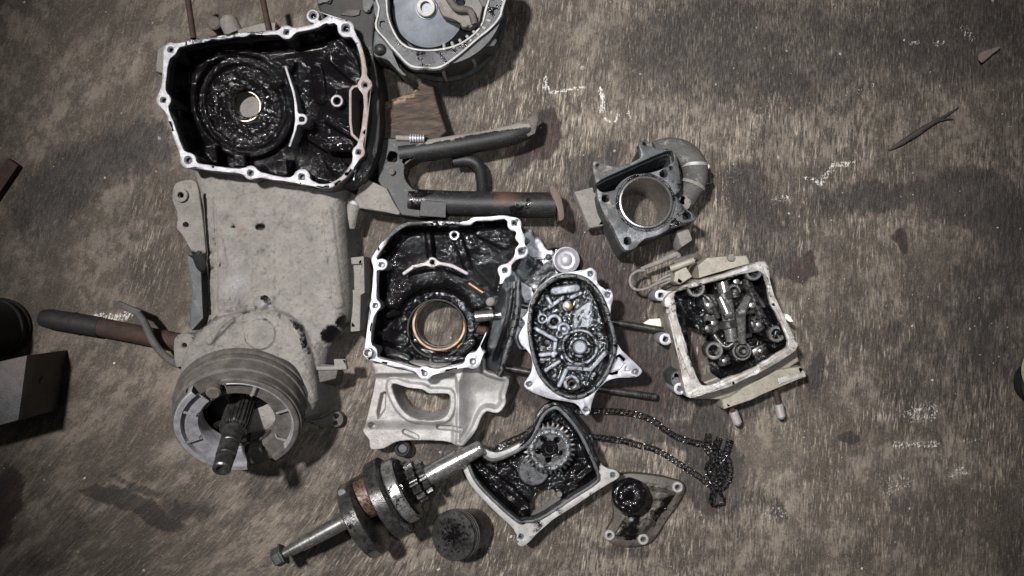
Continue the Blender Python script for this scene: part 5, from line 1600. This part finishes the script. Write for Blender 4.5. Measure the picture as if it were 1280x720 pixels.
# ================================================================== 13. centre stand
def stand():
    t = Thing('centre_stand', 'black fork shaped steel stand with two tube legs pointing right, dust on its edges', 'stand', (585, 220), 40)
    u = tube(t, 'leg', [(500, 193, 42), (540, 187, 42), (600, 177, 40), (640, 168, 38), (662, 160, 36)], [13, 13, 12.5, 12.5, 11], M['black'], 18, wob=.06,
             attrs={'dust': lambda X, Y, Z: .75 * ss(2, -7, Y - (193 - (X - 500) * .205)) * ss(505, 540, X) + .35 * ss(610, 650, X) * ss(4, -2, Y - (193 - (X - 500) * .205))})
    prism(t, 'foot', [(646, 158), (664, 146), (672, 140), (673, 150), (669, 168), (660, 172)], 26, 46, M['dustdk'], parent=u, bev=2)
    l = tube(t, 'leg', [(512, 251, 42), (560, 254, 44), (640, 256, 44), (694, 256, 44)], [15, 15.5, 15.5, 15.5], M['black'], 20, smooth=6, wob=.03, attrs={'oil': lambda X, Y, Z: .55 * ss(.42, .55, fbm(X, Y, 40, 171)), 'rust': lambda X, Y, Z: .7 * np.exp(-((X - 632) / 12) ** 2) * (Y < 256), 'dust': lambda X, Y, Z: .36 * ss(250, 243, Y) * ss(.4, .6, fbm(X, Y, 30, 4))})
    poly_slab(t, 'foot', [(686, 240), (688, 234), (692, 235), (700, 248), (704, 268), (703, 276), (697, 277), (696, 262), (690, 250)], 20, 62, M['dustdk'], parent=l, bev=1.2, sm=2, attrs={'rust': const(.5)})
    cp = poly_slab(t, 'cross_plate', [(474, 178), (484, 174), (522, 175), (540, 178), (545, 195), (524, 198), (510, 206), (506, 218), (512, 232), (524, 240), (560, 241), (560, 268), (530, 274), (500, 270), (474, 228)], 8, 52, M['black'], bev=2.5,
                   holes=[((492, 198), 6.5)], attrs={'dust': const(.12), 'oil': lambda X, Y, Z: .30 * (fbm(X, Y, 20, 91) > .5)})
    poly_slab(t, 'square_tab', [(528, 252), (560, 254), (559, 274), (526, 272)], 30, 60, M['black'], parent=cp, bev=1.5)
    cyl(t, 'bolt', (492, 217), 48, 57, 4, M['dustdk'], 12, parent=cp)
    sp = tube(t, 'spring', [(497, 175, 54), (518, 175.5, 54), (532, 176, 54)], 3.4, M['dust'], 10, smooth=1, parent=cp)
    for i in range(6):
        ring_p = np.array((515 + i * 3.2, 175.5, 54))
        lathe(t, 'spring_coil', ring_p - np.array((.9, 0, 0)), ring_p + np.array((.9, 0, 0)), [(0, 3.8), (0, 5.4), (1.8, 5.4), (1.8, 3.8)], M['alu'], 12, parent=sp, caps=False)
    # curved tang below the upper leg
    tube(t, 'tang', [(566, 200, 24), (584, 198, 26), (596, 204, 26), (601, 218, 22), (602, 240, 14)], [7, 8, 8, 7.5, 7], M['black'], 12)
    # dusty end plate with pivot pin
    e = poly_slab(t, 'end_plate', [(452, 236), (462, 226), (486, 237), (496, 256), (503, 270), (452, 262), (446, 250)], 20, 58, M['dust'], bev=3)
    poly_slab(t, 'dust_crust', [(446, 236), (456, 226), (463, 219), (460, 230), (456, 240)], 40, 66, M['dust'], parent=e, bev=2)
    pv = tube(t, 'pivot_pin', [(449, 246, 44), (441, 262, 42), (437, 284, 36)], [10, 9, 7.5], M['dust'], 14, smooth=2)
    lathe(t, 'pin_collar', (445, 252, 43), (443, 258, 42.5), [(0, 9), (0, 11), (4, 11), (4, 9)], M['cast'], 18, parent=pv)
    return t


stand()

# ================================================================== 14. wood block
t = Thing('wood_block', 'rough brown wood block wedged between the big casing and the round housing', 'wood block', (515, 135), 44)
P = [(470, 130), (476, 126), (512, 114), (530, 98), (540, 104), (546, 128), (558, 164), (548, 174), (478, 176), (468, 172)]


def wz(X, Y):
    d = -sd_poly(X, Y, P)
    z = rounded_z(d, 44, 3)
    g = (Y - 150) * .92 + (X - 515) * .25
    return z + (fbm(X * .35 + Y * .1, g * 2.2, 12, 95) - .5) * 7 - 8 * ss(0, 14, d_seg(X, Y, (470, 128), (545, 92)) * 0 + (136 - (X - 470) * .34 - Y) + 4)


hf(t, 'block', (460, 86, 570, 186), .9, wz, M['wood'], keep=lambda X, Y, Z: Z > 0,
   attrs={'lit_edge': lambda X, Y, Z: ss(10, 5, d_seg(X, Y, (476, 129), (514, 115))) * .9})  # lit top edge put into the wood colour


# ================================================================== 15. round housing at the top edge
def housing():
    t = Thing('round_housing', 'round grey cast housing with a blue grey disc inside, cut off by the top edge', 'engine housing', (548, 12), 92)
    c = (548, -2)
    lathe(t, 'bowl', (*c, 4), (*c, 5), [(0, 76), (2, 83), (10, 84), (13, 79), (30, 78), (74, 81), (84, 82), (84, 70), (40, 64), (30, .1)], M['castdark'], 64, attrs={'oil': const(.25)})
    FLo = cat([(472, 10), (468, 34), (480, 50), (494, 66), (512, 84), (532, 87), (551, 86), (575, 70), (598, 50), (612, 39), (624, 26), (629, 12), (628, -40), (470, -40)], 4)
    fi = cat([(486, 0), (489, 26), (503, 52), (522, 60), (548, 60), (574, 53), (596, 36), (604, 14), (604, -30), (490, -30)], 4)
    slab(t, 'flange', lambda X, Y: np.maximum(np.maximum(sd_poly(X, Y, FLo) + (fbm(X, Y, 22, 161) - .5) * 6, -sd_poly(X, Y, fi)), -np.minimum(cir(X, Y, (620, 14), 4), cir(X, Y, (478, 30), 4))), (460, -50, 640, 100), 82, 92, M['castdark'], 1.5, 1.0, attrs={'oil': smear(162, .55, .36, .56, 24), 'dust': smear(163, .12)}, bottom=True)
    slab(t, 'flange_edge', lambda X, Y: np.abs(sd_poly(X, Y, FLo) + 2) - 1.3, (460, -50, 640, 100), 90, 94, M['cast'], .6, 1.0)
    slab(t, 'flange_edge', lambda X, Y: np.abs(sd_poly(X, Y, fi) - 2.5) - 1.2, (460, -50, 640, 100), 90, 94, M['cast'], .6, 1.0, attrs={'oil': const(.2)})
    for a in range(18):
        q = math.radians(8 + a * 9.5)
        p = np.array((548 + 74 * math.cos(q), -4 + 68 * math.sin(q)))
        pi_ = np.array((548 + 62 * math.cos(q), -4 + 58 * math.sin(q)))
        if p[1] > -10 and 20 < math.degrees(q) < 85:
            tube(t, 'rib', [(*pi_, 88), (*p, 92)], 2.2, M['cast'], 8, smooth=1, attrs={'oil': const(.3)})
    dc = (534, 4)
    dk = lathe(t, 'disc', (*dc, 60), (dc[0] - 2, dc[1] + 5, 92), [(0, 20), (6, 45), (10, 46), (12, 46), (13, 44), (16, 40), (25, 14), (27, 13.5)], M['disc'], 64)
    lathe(t, 'disc_hub', (*dc, 62), (dc[0] - 2, dc[1] + 5, 94), [(20, 13), (30, 12), (31, 11), (31, 7), (22, 6)], M['cast'], 32, parent=dk, caps=False, attrs={'oil': const(.3)})
    poly_slab(t, 'bracket', [(534, -14), (546, 6), (554, 22), (564, 26), (574, 28), (578, 36), (588, 38), (600, 30), (604, 10), (590, -14)], 88, 100, M['dust'], bev=3, holes=[((576, 4), 6)], sm=0, attrs={'rust': lambda X, Y, Z: .2 * ss(.5, .62, fbm(X, Y, 24, 98)), 'oil': smear(98, .4)})
    tube(t, 'cable', [(560, -16, 106), (562, 2, 108), (572, 16, 108), (588, 18, 106), (594, 34, 104)], 4.5, M['dustdk'], 10)
    for a, b in (((549, 64), (552, 84)), ((575, 56), (590, 66))):
        tube(t, 'wall_rib', [(*a, 86), (b[0], b[1], 60), (b[0], b[1] - 2, 20)], 2.6, M['cast'], 8)
    for p in ([(466, 38), (474, 20), (482, 30), (490, 62), (498, 84), (508, 92), (502, 92), (488, 76), (474, 70), (465, 66)],):
        poly_slab(t, 'side_lug', p, 40, 84, M['castdark'], bev=3, sm=2)
    ball(t, 'stud_head', (474, 60), 84, 8, M['steeldk'])
    prism(t, 'side_lug', [(596, 44), (612, 36), (622, 46), (618, 54), (600, 56)], 40, 80, M['castdark'], bev=3)
    return t


housing()

# ================================================================== 16. things at the edges
t = Thing('round_can', 'black round can standing at the left edge above the steel block', 'can', (4, 409), 0)
lathe(t, 'body', (4, 409, 0), (4, 409, 1), [(0, 33), (1, 36), (5, 37), (7, 36), (9, 34.5), (14, 34.5), (16, 36), (20, 36), (22, 34), (70, 33), (76, 34.5), (80, 34.5), (82, 33), (80, 30), (74, 28), (72, .1)], M['rubber'], 48)
cyl(t, 'cap', (4, 409), 70, 78, 18, M['rubber'], 32, 2)

t = Thing('steel_block', 'scarred grey steel block cut off by the left edge', 'steel block', (10, 495), 90)
prism(t, 'block', [(-90, 472), (35, 444), (24, 525), (-90, 556)], 1, 92, M['castdark'], bev=1.2, attrs={'worn': lambda X, Y, Z: .3 * ss(88, 91, Z), 'rust': lambda X, Y, Z: .55 * ss(.45, .7, fbm(X, Y, 40, 99)), 'oil': lambda X, Y, Z: .44 * ss(90, 84, Z)})  # top face paler, side faces darker, brown blotches over both
lathe(t, 'dent', (30.2, 480, 52), (33, 480.5, 52), [(0, 6), (1.5, 5), (2.2, .1)], M['castdark'], 16)

t = Thing('flat_bar', 'short dark flat bar at the left edge pointing up', 'bar', (5, 226), 8)
prism(t, 'bar', [(11, 198), (24, 207), (-6, 252), (-20, 244)], 1, 11, M['rust'], bev=1)

t = Thing('round_tub', 'yellowish round tub just peeking in at the right edge', 'tub', (1310, 470), 40)
lathe(t, 'rim', (1318, 464, 0), (1318, 464, 1), [(24, 26), (30, 34), (31, 36), (42, 36), (44, 34), (44, 30), (42, .1)], M['chip'], 48, attrs={'rust': const(.3)})
lathe(t, 'body', (1318, 482, 0), (1318, 482, 1), [(0, 28), (26, 30), (28, 34), (28, .1)], M['rubber'], 40)

t = Thing('twig', 'thin dark twig lying alone on the bare concrete at upper right', 'twig', (1155, 162), 3)
tw = tube(t, 'stem', [(1111, 188, 2), (1124, 180, 4), (1142, 169, 4), (1160, 157, 4), (1180, 146, 3), (1199, 134, 2)], [.8, 3, 3.8, 3.2, 2, .7], M['twig'], 8, wob=.3)
tube(t, 'side_shoot', [(1168, 153, 4), (1182, 149, 4), (1192, 149, 3)], [1.2, 1.2, .5], M['twig'], 6, parent=tw)

t = Thing('leaf', 'curled reddish dry leaf near the top right corner', 'leaf', (1236, 68), 5)
LF = cat([(1223, 78), (1224, 68), (1231, 63), (1242, 60), (1252, 58), (1246, 64), (1238, 70), (1230, 78)], 4)
hf(t, 'blade', (1218, 54, 1256, 84), .8, lambda X, Y: 3 + 5 * np.exp(-(d_seg(X, Y, (1224, 78), (1248, 60)) / 4) ** 2) + (fbm(X, Y, 5, 3) - .5) * 2, M['leaf'], keep=lambda X, Y, Z: sd_poly(X, Y, LF) < 0)

t = Thing('plastic_chip', 'pale yellow green sliver lying against the stud left of the cylinder head', 'chip', (815, 403), 8)
prism(t, 'sliver', [(804, 404), (812, 399), (826, 398), (827, 409), (812, 407)], 1, 8, M['chip'], bev=.8)


def grit():
    rs = np.random.RandomState(12)
    V, F = [], []
    for i in range(420):
        x, y = rs.uniform(-20, 1300), rs.uniform(-20, 740)
        r = rs.uniform(.5, 1.3) if rs.rand() < .93 else rs.uniform(1.5, 2.6)
        b = len(V)
        for k in range(5):
            a = k * 1.2566 + rs.rand() * .5
            V.append((x + r * math.cos(a) * rs.uniform(.7, 1.3), y + r * math.sin(a) * rs.uniform(.7, 1.3), -.8))
        V.append((x + rs.uniform(-.3, .3) * r, y + rs.uniform(-.3, .3) * r, r * .9))
        F += [(b + (k + 1) % 5, b + k, b + 5) for k in range(5)]
    t = Thing.__new__(Thing)
    t.f, t.zr, t.c, t.o = 1.0, 0.0, (640, 360), None
    me = bpy.data.meshes.new('grit')
    me.from_pydata(t.loc(np.array(V)).tolist(), [], F)
    bm = bmesh.new()
    bm.from_mesh(me)
    bmesh.ops.recalc_face_normals(bm, faces=bm.faces)
    bm.to_mesh(me)
    bm.free()
    o = link('grit', me, M['grit'], None)
    o['kind'] = 'stuff'
    o['label'] = 'pale grit and crumbs scattered over the concrete floor'
    o['category'] = 'grit'


grit()
